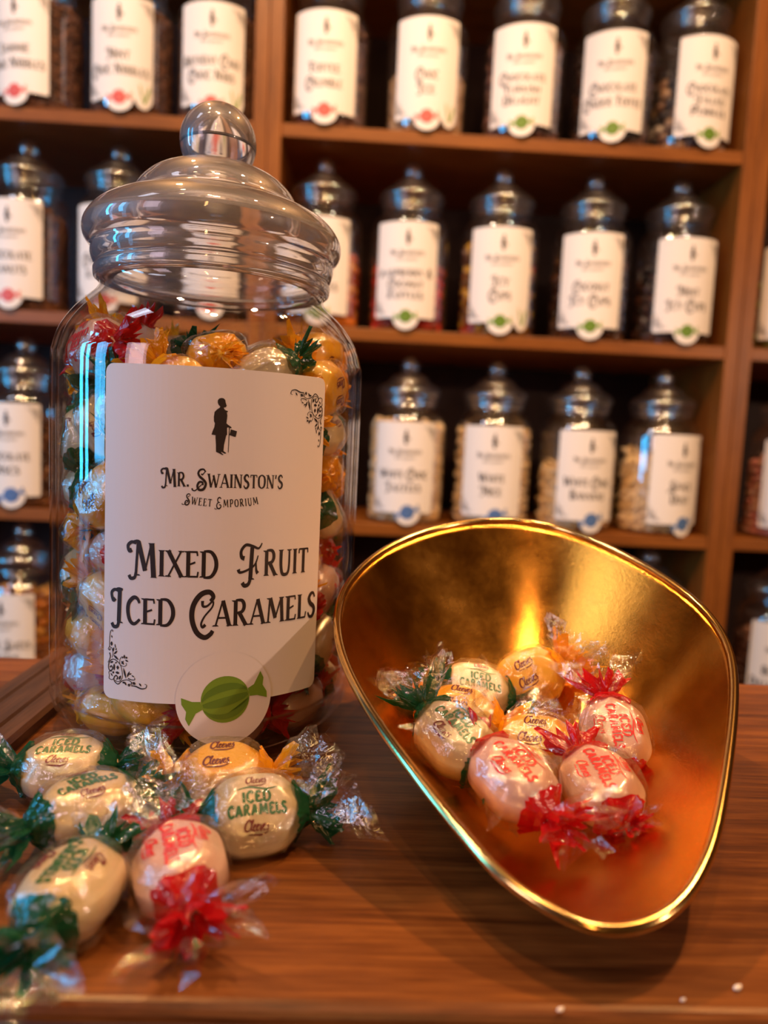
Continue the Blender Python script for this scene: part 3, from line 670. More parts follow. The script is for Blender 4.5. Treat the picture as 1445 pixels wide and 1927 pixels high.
Z1, Z2, Z3, Z4 = .561, .2875, .006, -.2725
D = radians
nibm = fill_mesh('nibbles', .150, .0042, 'nib', brown, 1)
nibp = fill_mesh('crumble', .150, .0052, 'nib', plum, 2)
drk = fill_mesh('dark_chocs', .140, .0085, 'x', dark, 3)
crm = fill_mesh('white_buttons', .152, .0056, 'disc', cream, 4)
crm2 = fill_mesh('white_curls', .148, .0058, 'curl', cream, 5)
J = [
 (-.484, Z1, D(-13), ['JAMMIE', 'CHOC NIBBLES'], 'red', 0, ('chocolate_nibbles', 'mass of tiny brown nibbles inside the Jammie Choc Nibbles jar', nibm), '', 'glass jar of brown nibbles with Jammie Choc Nibbles label, top shelf'),
 (-.354, Z1, D(-2), ['MINT', 'CHOC NIBBLES'], 'red', 1, ('chocolate_nibbles', 'mass of tiny brown nibbles inside the Mint Choc Nibbles jar', nibm), '', 'glass jar of brown nibbles with Mint Choc Nibbles label and leaf sticker'),
 (-.2305, Z1, D(0), ['BIRTHDAY CAKE', 'CHOC NIBS'], 'red', 1, ('chocolate_nibbles', 'mass of tiny brown nibs inside the Birthday Cake Choc Nibs jar', nibm), '', 'glass jar behind the big lid knob, labelled Birthday Cake Choc Nibs'),
 (-.0720, Z1, D(-3), ['TOFFEE', 'CRUMBLE'], 'red', 0, ('toffee_crumble', 'plum brown crumbly sweets inside the Toffee Crumble jar', nibp), '', 'glass jar full of plum brown crumble, labelled Toffee Crumble'),
 (.0715, Z1, D(-4), ['CHOC', 'ICE'], 'red', 1, ('honeycomb_pieces', 'tan pieces half filling the Choc Ice jar on the top shelf', fill_mesh('tan', .092, .007, 'x', tan, 6, .012)), '', 'glass jar half full of tan sweets, labelled Choc Ice'),
 (.213, Z1, D(-12), ['CHOCOLATE', 'TURKISH', 'DELIGHT'], 'green', 0, ('turkish_delight_chocolates', 'dark chocolates inside the Chocolate Turkish Delight jar', fill_mesh('td', .150, .009, 'x', plum, 7)), '', 'glass jar of dark sweets labelled Chocolate Turkish Delight'),
 (.345, Z1, D(-15), ['CHOCOLATE', 'CINDER TOFFEE'], 'green', 0, ('cinder_toffee', 'dark chocolate lumps inside the Chocolate Cinder Toffee jar', drk), '', 'glass jar of dark lumps labelled Chocolate Cinder Toffee'),
 (.4625, Z1, D(5), ['CHOCOLATE', 'FILLED', 'PEBBLES'], 'green', 0, ('chocolate_pebbles', 'white, tan and black pebble sweets inside the Filled Pebbles jar', fill_mesh('peb', .118, .0098, 'x', grey, 8, -.01)), '', 'glass jar of pale and dark pebbles labelled Chocolate Filled Pebbles'),
 (-.503, Z2, D(-4), ['CHOCOLATE', 'PEANUTS'], 'red', 0, ('chocolate_peanuts', 'dark brown coated nuts inside the Chocolate Peanuts jar', fill_mesh('pea', .145, .0062, 'x', brown[:2], 9)), '', 'glass jar of dark nuts labelled Chocolate Peanuts, left shelving'),
 (-.371, Z2, D(-3), ['CHOCOLATE', 'RAISINS'], 'red', 0, ('chocolate_raisins', 'dark brown coated raisins inside the jar beside the Chocolate Peanuts jar', fill_mesh('rai', .145, .0062, 'x', brown[:2], 10)), '', 'glass jar right of the Chocolate Peanuts jar, half hidden by the big lid'),
 (-.2305, Z2, D(4), ['HONEYCOMB'], 'red', 0, ('honeycomb_chocolates', 'brown chocolates in the shelf jar seen through the big jar neck', drk), '', 'glass jar seen only through the neck of the big jar'),
 (-.0710, Z2, D(-3), ['ORANGE', 'TRUFFLES'], 'green', 0, ('orange_truffles', 'orange wrapped truffles inside the jar right of the big lid', fill_mesh('ora', .110, .0105, 'x', orange, 11)), '', 'glass jar of orange foil sweets half behind the big lid rim'),
 (.0585, Z2, D(-7), ['RASPBERRY &', 'COCONUT', 'RUFFLES'], 'green', 0, ('raspberry_ruffles', 'red foil sweets inside the Raspberry and Coconut Ruffles jar', fill_mesh('rasp', .105, .0105, 'x', red, 12)), '', 'glass jar of red foil sweets labelled Raspberry and Coconut Ruffles'),
 (.1935, Z2, D(-6), ['ICY', 'CUPS'], 'green', 1, ('icy_cups', 'gold, brown and red cups inside the plain Icy Cups jar', fill_mesh('icy', .140, .0095, 'disc', mixed, 13)), '', 'glass jar of gold and red cups labelled Icy Cups with leaf sticker'),
 (.332, Z2, D(-13), ['COCONUT', 'ICY CUPS'], 'green', 0, ('coconut_icy_cups', 'dark cups inside the Coconut Icy Cups jar', fill_mesh('cic', .135, .0095, 'disc', dark, 14)), '', 'glass jar of dark cups labelled Coconut Icy Cups'),
 (.4625, Z2, D(-2), ['MINT', 'ICY CUPS'], 'green', 0, ('mint_icy_cups', 'dark cups inside the Mint Icy Cups jar', fill_mesh('mic', .125, .0095, 'disc', dark, 15)), '', 'glass jar of dark cups labelled Mint Icy Cups beside the right upright'),
 (.640, Z2, D(-20), ['MINT', 'CRUNCH'], 'green', 0, ('green_mints', 'green and brown mints in the jar at the right end of the middle shelf', fill_mesh('grn', .12, .0095, 'x', green, 16)), '', 'glass jar of green sweets past the right upright, mostly out of view'),
 (-.508, Z3, D(-2), ['CHOCOLATE', 'DISCS'], 'blue', 0, ('chocolate_discs', 'brown discs inside the Chocolate Discs jar left of the big jar', fill_mesh('dsc', .13, .0075, 'disc', brown, 17)), '', 'glass jar of brown discs labelled Chocolate Discs, left of the big jar'),
 (.0685, Z3, D(-6), ['WHITE CHOC', 'JAZZLES'], 'blue', 0, ('white_jazzles', 'cream coloured sweets inside the White Choc Jazzles jar', crm), '', 'glass jar of cream sweets labelled White Choc Jazzles, next to the big jar'),
 (.2015, Z3, D(-9), ['WHITE', 'MICE'], 'blue', 0, ('white_mice_sweets', 'cream coloured sweets inside the White Mice jar', crm2), '', 'glass jar of cream sweets labelled White Mice above the scoop rim'),
 (.333, Z3, D(3), ['WHITE CHOC', 'BANANAS'], 'blue', 0, ('white_bananas', 'cream sweets about half filling the White Choc Bananas jar', fill_mesh('ban', .095, .0058, 'curl', cream, 18, .01)), '', 'glass jar half full of cream sweets labelled White Choc Bananas'),
 (.461, Z3, D(14), ['SPACE', 'DUST'], 'blue', 0, ('white_chocolate_drops', 'cream sweets piled inside the jar left of the right upright', fill_mesh('spc', .118, .0058, 'curl', cream, 19, .01)), '', 'glass jar of cream curls labelled Space Dust, label turned rightwards'),
 (.667, Z3, D(-18), ['JELLY', 'BEANS'], 'blue', 0, ('pink_jellies', 'pink sweets in the jar at the right end of the lower shelf', fill_mesh('pnk', .125, .0075, 'x', pink, 20)), '', 'glass jar of pink sweets past the right upright, above the scoop rim'),
 (-.513, Z4, D(-6), ['ORANGE SLICES', 'JAZZIES'], None, 0, ('orange_jellies', 'orange brown jellies in the jar low at the left behind the counter', fill_mesh('jel', .145, .0085, 'x', JELLY, 21)), '', 'glass jar labelled Orange Slices Jazzies, just above the counter top'),
 (.333, Z4, D(-8), ['FUDGE'], None, 0, ('fudge_pieces', 'brown sweets in the hidden jar behind the scoop back', nibp), '', 'dark glass jar low on the shelf hidden behind the scoop back'),
 (.4625, Z4, D(-10), ['TOFFEE'], None, 0, ('toffee_pieces', 'brown sweets in the jar whose knob shows over the scoop rim', nibp), '', 'dark glass jar whose knob shows just over the scoop rim'),
 (.672, Z4, D(-16), ['BONBONS', 'DOLLY MIXTURES'], None, 0, ('dolly_mixtures', 'brown and pink sweets in the jar right of the scoop', fill_mesh('dol', .13, .0085, 'x', plum, 22)), '', 'glass jar right of the scoop, its label just above the counter top'),
]
for j in J: shelf_jar(*j)

# ------------------------------------------------------------------ brass scoop
RIM=[(.0555,.3553,.0884),(.0745,.3587,.0897),(.0933,.3570,.0890),(.1118,.3450,.0846),(.1307,.3234,.0766),(.1431,.2994,.0677),(.1465,.2790,.0602),(.1433,.2576,.0523),(.1321,.2335,.0433),(.1188,.2099,.0346),(.1026,.1834,.0248),(.0938,.1723,.0207),(.0852,.1637,.0175),(.0764,.1583,.0155),(.0677,.1556,.0145),(.0588,.1558,.0146),(.0509,.1596,.0160),(.0417,.1660,.0184),(.0349,.1743,.0215),(.0263,.1876,.0264),(.0166,.2038,.0324),(.0070,.2216,.0389),(-.0015,.2412,.0462),(-.0064,.2614,.0537),(-.0068,.2834,.0618),(-.0005,.3050,.0692),(.0126,.3260,.0773),(.0326,.3440,.0841)]
SCB = (.066, .258); SZB = .0025
rim = catmull(RIM, 5, True)
for _ in range(10):
    n = len(rim); rim = [tuple((rim[i-1][j]+2*rim[i][j]+rim[(i+1) % n][j])/4 for j in range(3)) for i in range(n)]
def scoop_mesh():
    n = len(rim); K = 44; V = [(SCB[0], SCB[1], SZB)]; F = []
    for k in range(1, K+1):
        rho = (k/K)
        for r in rim: V.append((SCB[0]+(r[0]-SCB[0])*rho, SCB[1]+(r[1]-SCB[1])*rho, SZB+(r[2]-SZB)*rho**2.3))
    for i in range(n):
        F.append((0, 1+i, 1+(i+1) % n))
        for k in range(K-1):
            a = 1+k*n+i; c = 1+k*n+(i+1) % n; F.append((a, a+n, c+n, c))
    me = mesh('scoop_pan', V, F, 'brass')
    me = recalc(me); return me
sc = empty('brass_scoop', (SCB[0], SCB[1], 0))
tag(sc, 'worn brass scale scoop pan on the counter holding eight wrapped caramels', 'scoop')
p = obj('pan', scoop_mesh(), sc); p.matrix_parent_inverse = Matrix.Translation((-SCB[0], -SCB[1], 0))
so = p.modifiers.new('s', 'SOLIDIFY'); so.thickness = .0011; so.offset = 0
def tube(name, path, r, m, n=10, closed=True):
    V = []; F = []; N = len(path)
    for i in range(N):
        a = Vector(path[i-1] if closed or i else path[0]); c = Vector(path[(i+1) % N] if closed or i < N-1 else path[-1])
        t = (c-a).normalized(); u = t.cross(Vector((0, 0, 1))).normalized(); w = u.cross(t)
        for j in range(n):
            q = Vector(path[i])+u*(r*cos(2*pi*j/n))+w*(r*sin(2*pi*j/n)); V.append(tuple(q))
    for i in range(N if closed else N-1):
        for j in range(n):
            a = i*n+j; c = i*n+(j+1) % n; i2 = (i+1) % N; F.append((a, c, i2*n+(j+1) % n, i2*n+j))
    return recalc(mesh(name, V, F, m))
rb = obj('rolled_rim', tube('rolled_rim', rim, .00165, 'brass_rim', 12), sc); rb.matrix_parent_inverse = Matrix.Translation((-SCB[0], -SCB[1], 0))
rb['label'] = 'brighter polished rolled rim'

# ------------------------------------------------------------------ wrapped caramels
A_, B_, C2 = .0158, .0122, .0090; PN = 9
HEX = [(cos(radians(t)), sin(radians(t))) for t in (90, 33, -33)]
def rho_of(x, y):
    u, v = x/A_, y/B_
    return (sum(abs(u*a+v*b_*1.0)**PN for a, b_ in HEX))**(1/PN)
def prof_h(r):
    if r < .58: return 1-.05*(r/.58)**2
    return max(.95-.72*((min(r, 1)-.58)/.42)**1.45, .23)
def top_z(x, y, s=1.0):
    return C2*s*prof_h(rho_of(x, y)/s)
def caramel_mesh(name, m):
    V = [(0, 0, C2)]; F = []; na = 48; rs = [.25, .5, .58, .64, .72, .80, .88, .95, .99, 1.0]
    def ring(rho, sg):
        z = C2*prof_h(rho)*sg
        if rho == .99: z = C2*.30*sg
        if rho == 1.0: z = 0
        for i in range(na):
            a = 2*pi*i/na; ca, sa = cos(a), sin(a)
            k = rho/rho_of(ca, sa); V.append((k*ca, k*sa, z))
    for r in rs: ring(r, 1)
    for r in rs[-2::-1]: ring(r, -1)
    nr = len(rs)*2-1
    for i in range(na):
        F.append((0, 1+i, 1+(i+1) % na))
        for k in range(nr-1):
            a = 1+k*na+i; c = 1+k*na+(i+1) % na; F.append((a, a+na, c+na, c))
    V.append((0, 0, -C2)); e = len(V)-1; b = 1+(nr-1)*na
    for i in range(na): F.append((b+i, e, b+(i+1) % na))
    return recalc(mesh(name, V, F, m))
def sleeve(ax):
    if ax < A_:
        lo, hi = 0, B_*1.2
        for _ in range(30):
            md = (lo+hi)/2
            if rho_of(ax, md) < 1: lo = md
            else: hi = md
        by = lo*1.045+.0004; bz = C2*prof_h(rho_of(ax, 0))*1.06+.0003
    else: by, bz = 0, 0
    return max(by, .0036), max(bz, .0030)
def wrapper_mesh(name, seed, ends=True):
    """crinkled clear cellophane sleeve closing to a neck at both ends, with clear flared ends"""
    rng = random.Random(seed); V = []; F = []; na = 30
    ph = [rng.uniform(0, 6.28) for _ in range(6)]
    xs = [-.0335, -.0305, -.0272, -.0244, -.0215, -.0195, -.0178, -.0165, -.0150, -.0135, -.0115, -.0085, -.005, 0]
    if not ends: xs = [x for x in xs if x > -.018]
    xs = xs+[-x for x in xs[-2::-1]]
    for ix, x in enumerate(xs):
        ax = abs(x)
        for j in range(na):
            a = 2*pi*j/na; ca, sa = cos(a), sin(a)
            if ax < .0165:
                by, bz = sleeve(ax)
                rr = 1+.02*sin(3*a+ph[0]+x*400)+.02*sin(7*a+ph[1]-x*700)+rng.uniform(-.015, .015)
                ex = 2/3.4
                y = by*abs(ca)**ex*(1 if ca > 0 else -1)*rr; z = bz*abs(sa)**ex*(1 if sa > 0 else -1)*rr
            else:
                s = (ax-.0165)/.014; r = .0026+.0098*max(0, s-.10)**.8
                pl = 1+.42*cos(6*a+ph[2]+s*3)+rng.uniform(-.12, .12)
                sgn = 1 if x > 0 else -1
                y = r*ca*pl*1.15; z = r*sa*pl*.62+sgn*.0012*sin(a*2+ph[3])*s
            V.append((x+(rng.uniform(-.0022, .0022) if ix in (0, len(xs)-1) else 0), y, z))
    for i in range(len(xs)-1):
        for j in range(na):
            a = i*na+j; c = i*na+(j+1) % na; F += [(a, c, c+na), (a, c+na, a+na)] if (i+j) % 2 else [(a, c, a+na), (c, c+na, a+na)]
    return mesh(name, V, F, 'cellophane', smooth=False)
def flare_mesh(name, sgn, seed):
    """clear crinkled fan of cellophane beyond the neck"""
    rng = random.Random(seed); V = []; F = []; na = 30; ph = rng.uniform(0, 6.28)
    xs = [.0165, .0178, .0195, .0215, .0244, .0272, .0305, .0335]
    for ix, x in enumerate(xs):
        for j in range(na):
            a = 2*pi*j/na; s = (x-.0165)/.014; r = .0026+.0098*max(0, s-.10)**.8
            pl = 1+.42*cos(6*a+ph+s*3)+rng.uniform(-.12, .12)
            V.append((sgn*(x+(rng.uniform(-.0024, .0024) if ix == len(xs)-1 else 0)), r*cos(a)*pl*1.15, r*sin(a)*pl*.62))
    for i in range(len(xs)-1):
        for j in range(na):
            a = i*na+j; c = i*na+(j+1) % na; F += [(a, c, c+na), (a, c+na, a+na)] if (i+j) % 2 else [(a, c, a+na), (c, c+na, a+na)]
    return mesh(name, V, F, 'cellophane', smooth=False)
def twist_mesh(name, m, sgn, seed):
    """pleated printed end of the wrapper with a ragged edge"""
    rng = random.Random(seed); V = []; F = []; na = 48; ns = 12
    ph = rng.uniform(0, 6.28); tw = rng.uniform(.8, 2.0)
    jag = [rng.uniform(.60, 1.0) if j % 3 else rng.uniform(.35, .6) for j in range(na)]
    for i in range(ns):
        for j in range(na):
            a = 2*pi*j/na; s = i/(ns-1)
            if i < 4:   # the printed band hugging the end of the sweet
                q = s/.35; x = (.0126, .0140, .0153, .0166)[i]
                by, bz = sleeve(x); by = max(by*1.02, .0044); bz = max(bz*1.02, .0040)
                ex = 2/3.4; ca, sa = cos(a), sin(a)
                y = by*abs(ca)**ex*(1 if ca > 0 else -1)*(1+.04*cos(8*a+ph)); z = bz*abs(sa)**ex*(1 if sa > 0 else -1)*(1+.04*cos(8*a+ph))
                if i == 0: x -= .002*(jag[(j*5) % na]-.5)
            else:
                q = (i-4)/7; ql = q*jag[j]; x = .0174+.0105*ql; r = .0028+.0068*ql**.85
                pl = 1+.42*cos(6*a+ph+tw*q)+rng.uniform(-.08, .08)
                y = r*cos(a)*pl*1.15; z = r*sin(a)*pl*.66
            V.append((x*sgn, y, z))
    out = []
    for lo, hi in ((0, 5), (4, ns)):
        W = V[lo*na:hi*na]; F = []
        for i in range(hi-lo-1):
            for j in range(na):
                a = i*na+j; c = i*na+(j+1) % na; F.append((a, c, c+na, a+na))
        out.append(mesh(name, W, F, m, smooth=False))
    return out
SCRIPT = [  # connected handwriting strokes, unit height
 ([(.60, .84), (.56, 1.02), (.34, 1.06), (.12, .72), (.10, .30), (.28, .06), (.50, .12), (.62, .34)], .14, .08, .20),
 ([(.60, .30), (.78, .75), (.84, 1.04), (.72, 1.0), (.70, .45), (.76, .10), (.90, .18)], .07, .08, .17)]
for _x in (.88, 1.20, 1.86):
    SCRIPT.append(([(_x, .28), (_x+.14, .38), (_x+.22, .56), (_x+.12, .64), (_x+.03, .40), (_x+.10, .08), (_x+.24, .10), (_x+.34, .28)], .07, .07, .15))
SCRIPT += [([(1.52, .52), (1.58, .60), (1.66, .08), (1.72, .08), (1.82, .60), (1.90, .50)], .08, .07, .15),
 ([(2.42, .62), (2.32, .68), (2.26, .50), (2.40, .32), (2.36, .08), (2.20, .06)], .08, .10, .17),
 ([(.30, -.16), (1.2, -.26), (1.9, -.28), (2.5, -.06)], .05, .04, .17)]
def script_quads(x0, y0, size, rot=0):
    Q = []
    for pts, a, b, m_ in SCRIPT:
        for q in stroke(pts, a, b, m_, True, 3):
            Q.append([(x0+size*(x*cos(rot)-y*sin(rot)+.18*y*cos(rot)), y0+size*(x*sin(rot)+y*cos(rot))) for x, y in q])
    return Q
def print_fn(s, flip=1):
    return lambda x, y: (x, y*flip, flip*(top_z(x, y, s)))
def candy_text(name, kind):
    """ICED CARAMELS between two brand signatures, in mm on the sweet's two broad faces"""
    Qa = []; Qb = []
    if kind != 'yellow':
        Qa += [[(x/1000, y/1000) for x, y in q] for q in text_quads('ICED', 3.2, -4.4, .9, .10, fit=8.6, sans=.27, sub=4)]
        Qa += [[(x/1000, y/1000) for x, y in q] for q in text_quads('CARAMELS', 3.2, -8.8, -3.0, .10, fit=17.6, sans=.27, sub=4)]
        Qa += [[(x/1000, y/1000) for x, y in q] for q in stroke([(-6, 5.0), (-2, 5.6), (3, 4.6), (7, 5.2)], .15, .1, .6, True, 4)]
        Qb += [[(x/1000, y/1000) for x, y in q] for q in script_quads(-4.6, -7.6, 3.0)]
        Qb += [[(x/1000, y/1000) for x, y in q] for q in script_quads(-3.2, 6.6, 2.6)]
    else:
        Qb += [[(x/1000, y/1000) for x, y in q] for q in script_quads(-6.8, -4.2, 3.6, .10)]
        Qb += [[(x/1000, y/1000) for x, y in q] for q in script_quads(-5.0, 3.4, 3.4, .10)]
    return Qa, Qb
def clean(Q):
    return [q for q in Q if all(rho_of(x, y) < .97 for x, y in q)]
SHARED = {}
for kind in ('green', 'red', 'yellow'):
    Qa, Qb = candy_text(kind, kind)
    d = {'car': caramel_mesh(kind+'_caramel', 'body_'+kind)}
    def both(nm, Q, m_):
        Q = clean(Q)
        if not Q: return None
        me1 = quads_mesh(nm, Q, print_fn(1.022), m_)
        me2 = quads_mesh(nm, Q, print_fn(1.022, -1), m_)
        bm = bmesh.new(); bm.from_mesh(me1); bm.from_mesh(me2); bm.to_mesh(me1); bm.free(); return me1
    d['ta'] = both(kind+'_text', Qa, 'ink_green' if kind == 'green' else 'ink_red')
    d['tb'] = both(kind+'_signature', Qb, 'ink_maroon' if kind != 'red' else 'ink_red')
    d['tw'] = [(twist_mesh(kind+'_twist', 'twist_'+kind, -1, 11+v), twist_mesh(kind+'_twist', 'twist_'+kind, 1, 31+v)) for v in range(3)]
    SHARED[kind] = d
FL = [(flare_mesh('clear_flare', -1, 90+v), flare_mesh('clear_flare', 1, 95+v)) for v in range(3)]
WS = [wrapper_mesh('cellophane_sleeve', 70+v, False) for v in range(3)]
NECK = .0166
def caramel(kind, loc, quat, var=0, packed=None, above=None):
    d = SHARED[kind]; q = Quaternion(quat); sc_ = 1.0; loc = Vector(loc)
    e = bpy.data.objects.new('wrapped_caramel', None); COL.objects.link(e); e.empty_display_size = .01
    e.rotation_mode = 'QUATERNION'; e.rotation_quaternion = q
    if packed is not None:   # lie just inside the glass
        sc_ = .95; c = loc-packed; c.x *= .985; c.y *= .985; worst = 0
        for v in WS[var % 3].vertices:
            p = c+q @ (v.co*sc_); worst = max(worst, hypot(p.x, p.y)-.0622)
        if worst > 0:
            h = hypot(c.x, c.y); c.x -= c.x/h*worst; c.y -= c.y/h*worst
        loc = packed+c; e.scale = (sc_, sc_, sc_)
    e.location = loc
    obj('caramel', d['car'], e)
    w = obj('wrapper', WS[var % 3], e)
    if d['ta']: obj('lettering', d['ta'], w)
    obj('signature', d['tb'], w)
    for n_, sg in enumerate((-1, 1)):
        band, fan = d['tw'][var % 3][n_]; flare = FL[var % 3][n_]
        obj('printed_band', band, e)
        up = q.inverted() @ Vector((0, 0, 1)); ax = Vector((sg, 0, 0)).cross(up)
        ax = ax.normalized() if ax.length > 1e-4 else Vector((0, 1, 0)); inw = ax
        if packed is not None:
            c_ = loc-packed; cen = q.inverted() @ Vector((-c_.x, -c_.y, 0))
            inw = Vector((sg, 0, 0)).cross(cen); inw = inw.normalized() if inw.length > 1e-5 else ax
        def ok(v, R, k):
            l = Vector((sg*NECK, 0, 0))+R @ ((v-Vector((sg*NECK, 0, 0)))*k)
            p = loc+(q @ l)*sc_
            if packed is not None:
                p = p-packed; return p.x*p.x+p.y*p.y < .0627**2 and p.z > .003
            return p.z > (above(p.x, p.y) if above else 0)+.0006
        def place(me_, nm):
            vs = [v.co for v in me_.vertices]
            for k, g in [(1, 0), (1, 12), (1, 25), (.9, 38), (.85, 50), (.7, 55), (.6, 60), (.5, 68), (.4, 75)]:
                R = Quaternion(inw, radians(g))
                if all(ok(v, R, k) for v in vs):
                    t = obj(nm, me_, e); t.scale = (k, k, k); t.rotation_mode = 'QUATERNION'; t.rotation_quaternion = R
                    pv = Vector((sg*NECK, 0, 0)); t.location = pv-(R @ (pv*k)); return
        place(fan, 'twisted_end')
        if packed is None: place(flare, 'clear_end')
    return e
def frame(axis, normal):
    x = Vector(axis).normalized(); z = Vector(normal); z = (z-x*z.dot(x)).normalized(); y = z.cross(x)
    return Matrix((x, y, z)).transposed().to_quaternion()
TABLE = [
 ('green', (-.0975, .2390, .0092), (.030, .004, 0), (0, -.25, 1), 'white caramel with green print, left below the jar, farthest left of the loose pile'),
 ('green', (-.0800, .2110, .0100), (.72, .68, .0), (-.25, -.25, 1), 'cream caramel with green print, lying between the pink one and the big jar'),
 ('red', (-.0440, .1825, .0095), (.36, -.93, -.04), (-.12, -.25, 1), 'pink caramel with red twists lying loose on the counter in front of the jar'),
 ('green', (-.0690, .1720, .0092), (-.10, -.99, -.02), (-.15, -.15, 1), 'white caramel with green print nearest the counter front edge at the left'),
 ('yellow', (-.0430, .2370, .0092), (.97, .12, 0), (0, -.35, 1), 'yellow caramel with orange twists lying against the foot of the big jar'),
 ('green', (-.0285, .2110, .0095), (.93, .27, .0), (0, -.7, .75), 'green-printed caramel with dark twists, right end of the loose pile'),
]
for i, (k, l, a, n, lab) in enumerate(TABLE):
    tag(caramel(k, l, frame(a, n), i), lab, 'sweet', 'loose wrapped caramels on the counter')
_ang = sorted((atan2(r[1]-SCB[1], r[0]-SCB[0]), hypot(r[0]-SCB[0], r[1]-SCB[1]), r[2]) for r in rim)
def scoop_z(x, y):
    a = atan2(y-SCB[1], x-SCB[0]); best = min(_ang, key=lambda t: abs(t[0]-a)); h = hypot(x-SCB[0], y-SCB[1])/best[1]
    return SZB+(best[2]-SZB)*h**2.3+.0006
SC = [
 ('yellow', (.0770, .2985, .0270), (.88, .12, .42), (-.22, -.85, .50), 'yellow caramel standing highest at the back of the scoop, clear twist to its right'),
 ('green', (.0520, .2890, .0235), (.97, .0, -.16), (.05, -.65, .75), 'cream caramel with green print at the back left of the scoop'),
 ('yellow', (.0420, .2650, .0225), (.95, -.15, -.12), (.1, -.45, .90), 'yellow caramel at the scoop left, just above the green-printed one'),
 ('green', (.0360, .2330, .0265), (.54, -.66, -.34), (.22, -.65, .70), 'cream caramel with green print leaning on the scoop left side'),
 ('yellow', (.0700, .2550, .0155), (.94, -.26, .0), (-.05, -.60, .80), 'yellow caramel in the middle of the scoop between the pink ones'),
 ('red', (.0520, .2130, .0225), (.50, -.76, -.30), (.20, -.50, .80), 'largest-looking pink caramel, at the front middle of the scoop, red twists'),
 ('red', (.0985, .2520, .0215), (.0, -.72, -.60), (-.10, -.66, .70), 'pink caramel highest on the scoop right side, yellow twist across it'),
 ('red', (.0830, .2200, .0175), (.14, -.90, -.26), (-.08, -.40, .90), 'pink caramel at the scoop front right with a red twist towards the spout'),
]
for i, (k, l, a, n, lab) in enumerate(SC):
    tag(caramel(k, l, frame(a, n), i+1, None, scoop_z), lab, 'sweet', 'wrapped caramels in the scoop')

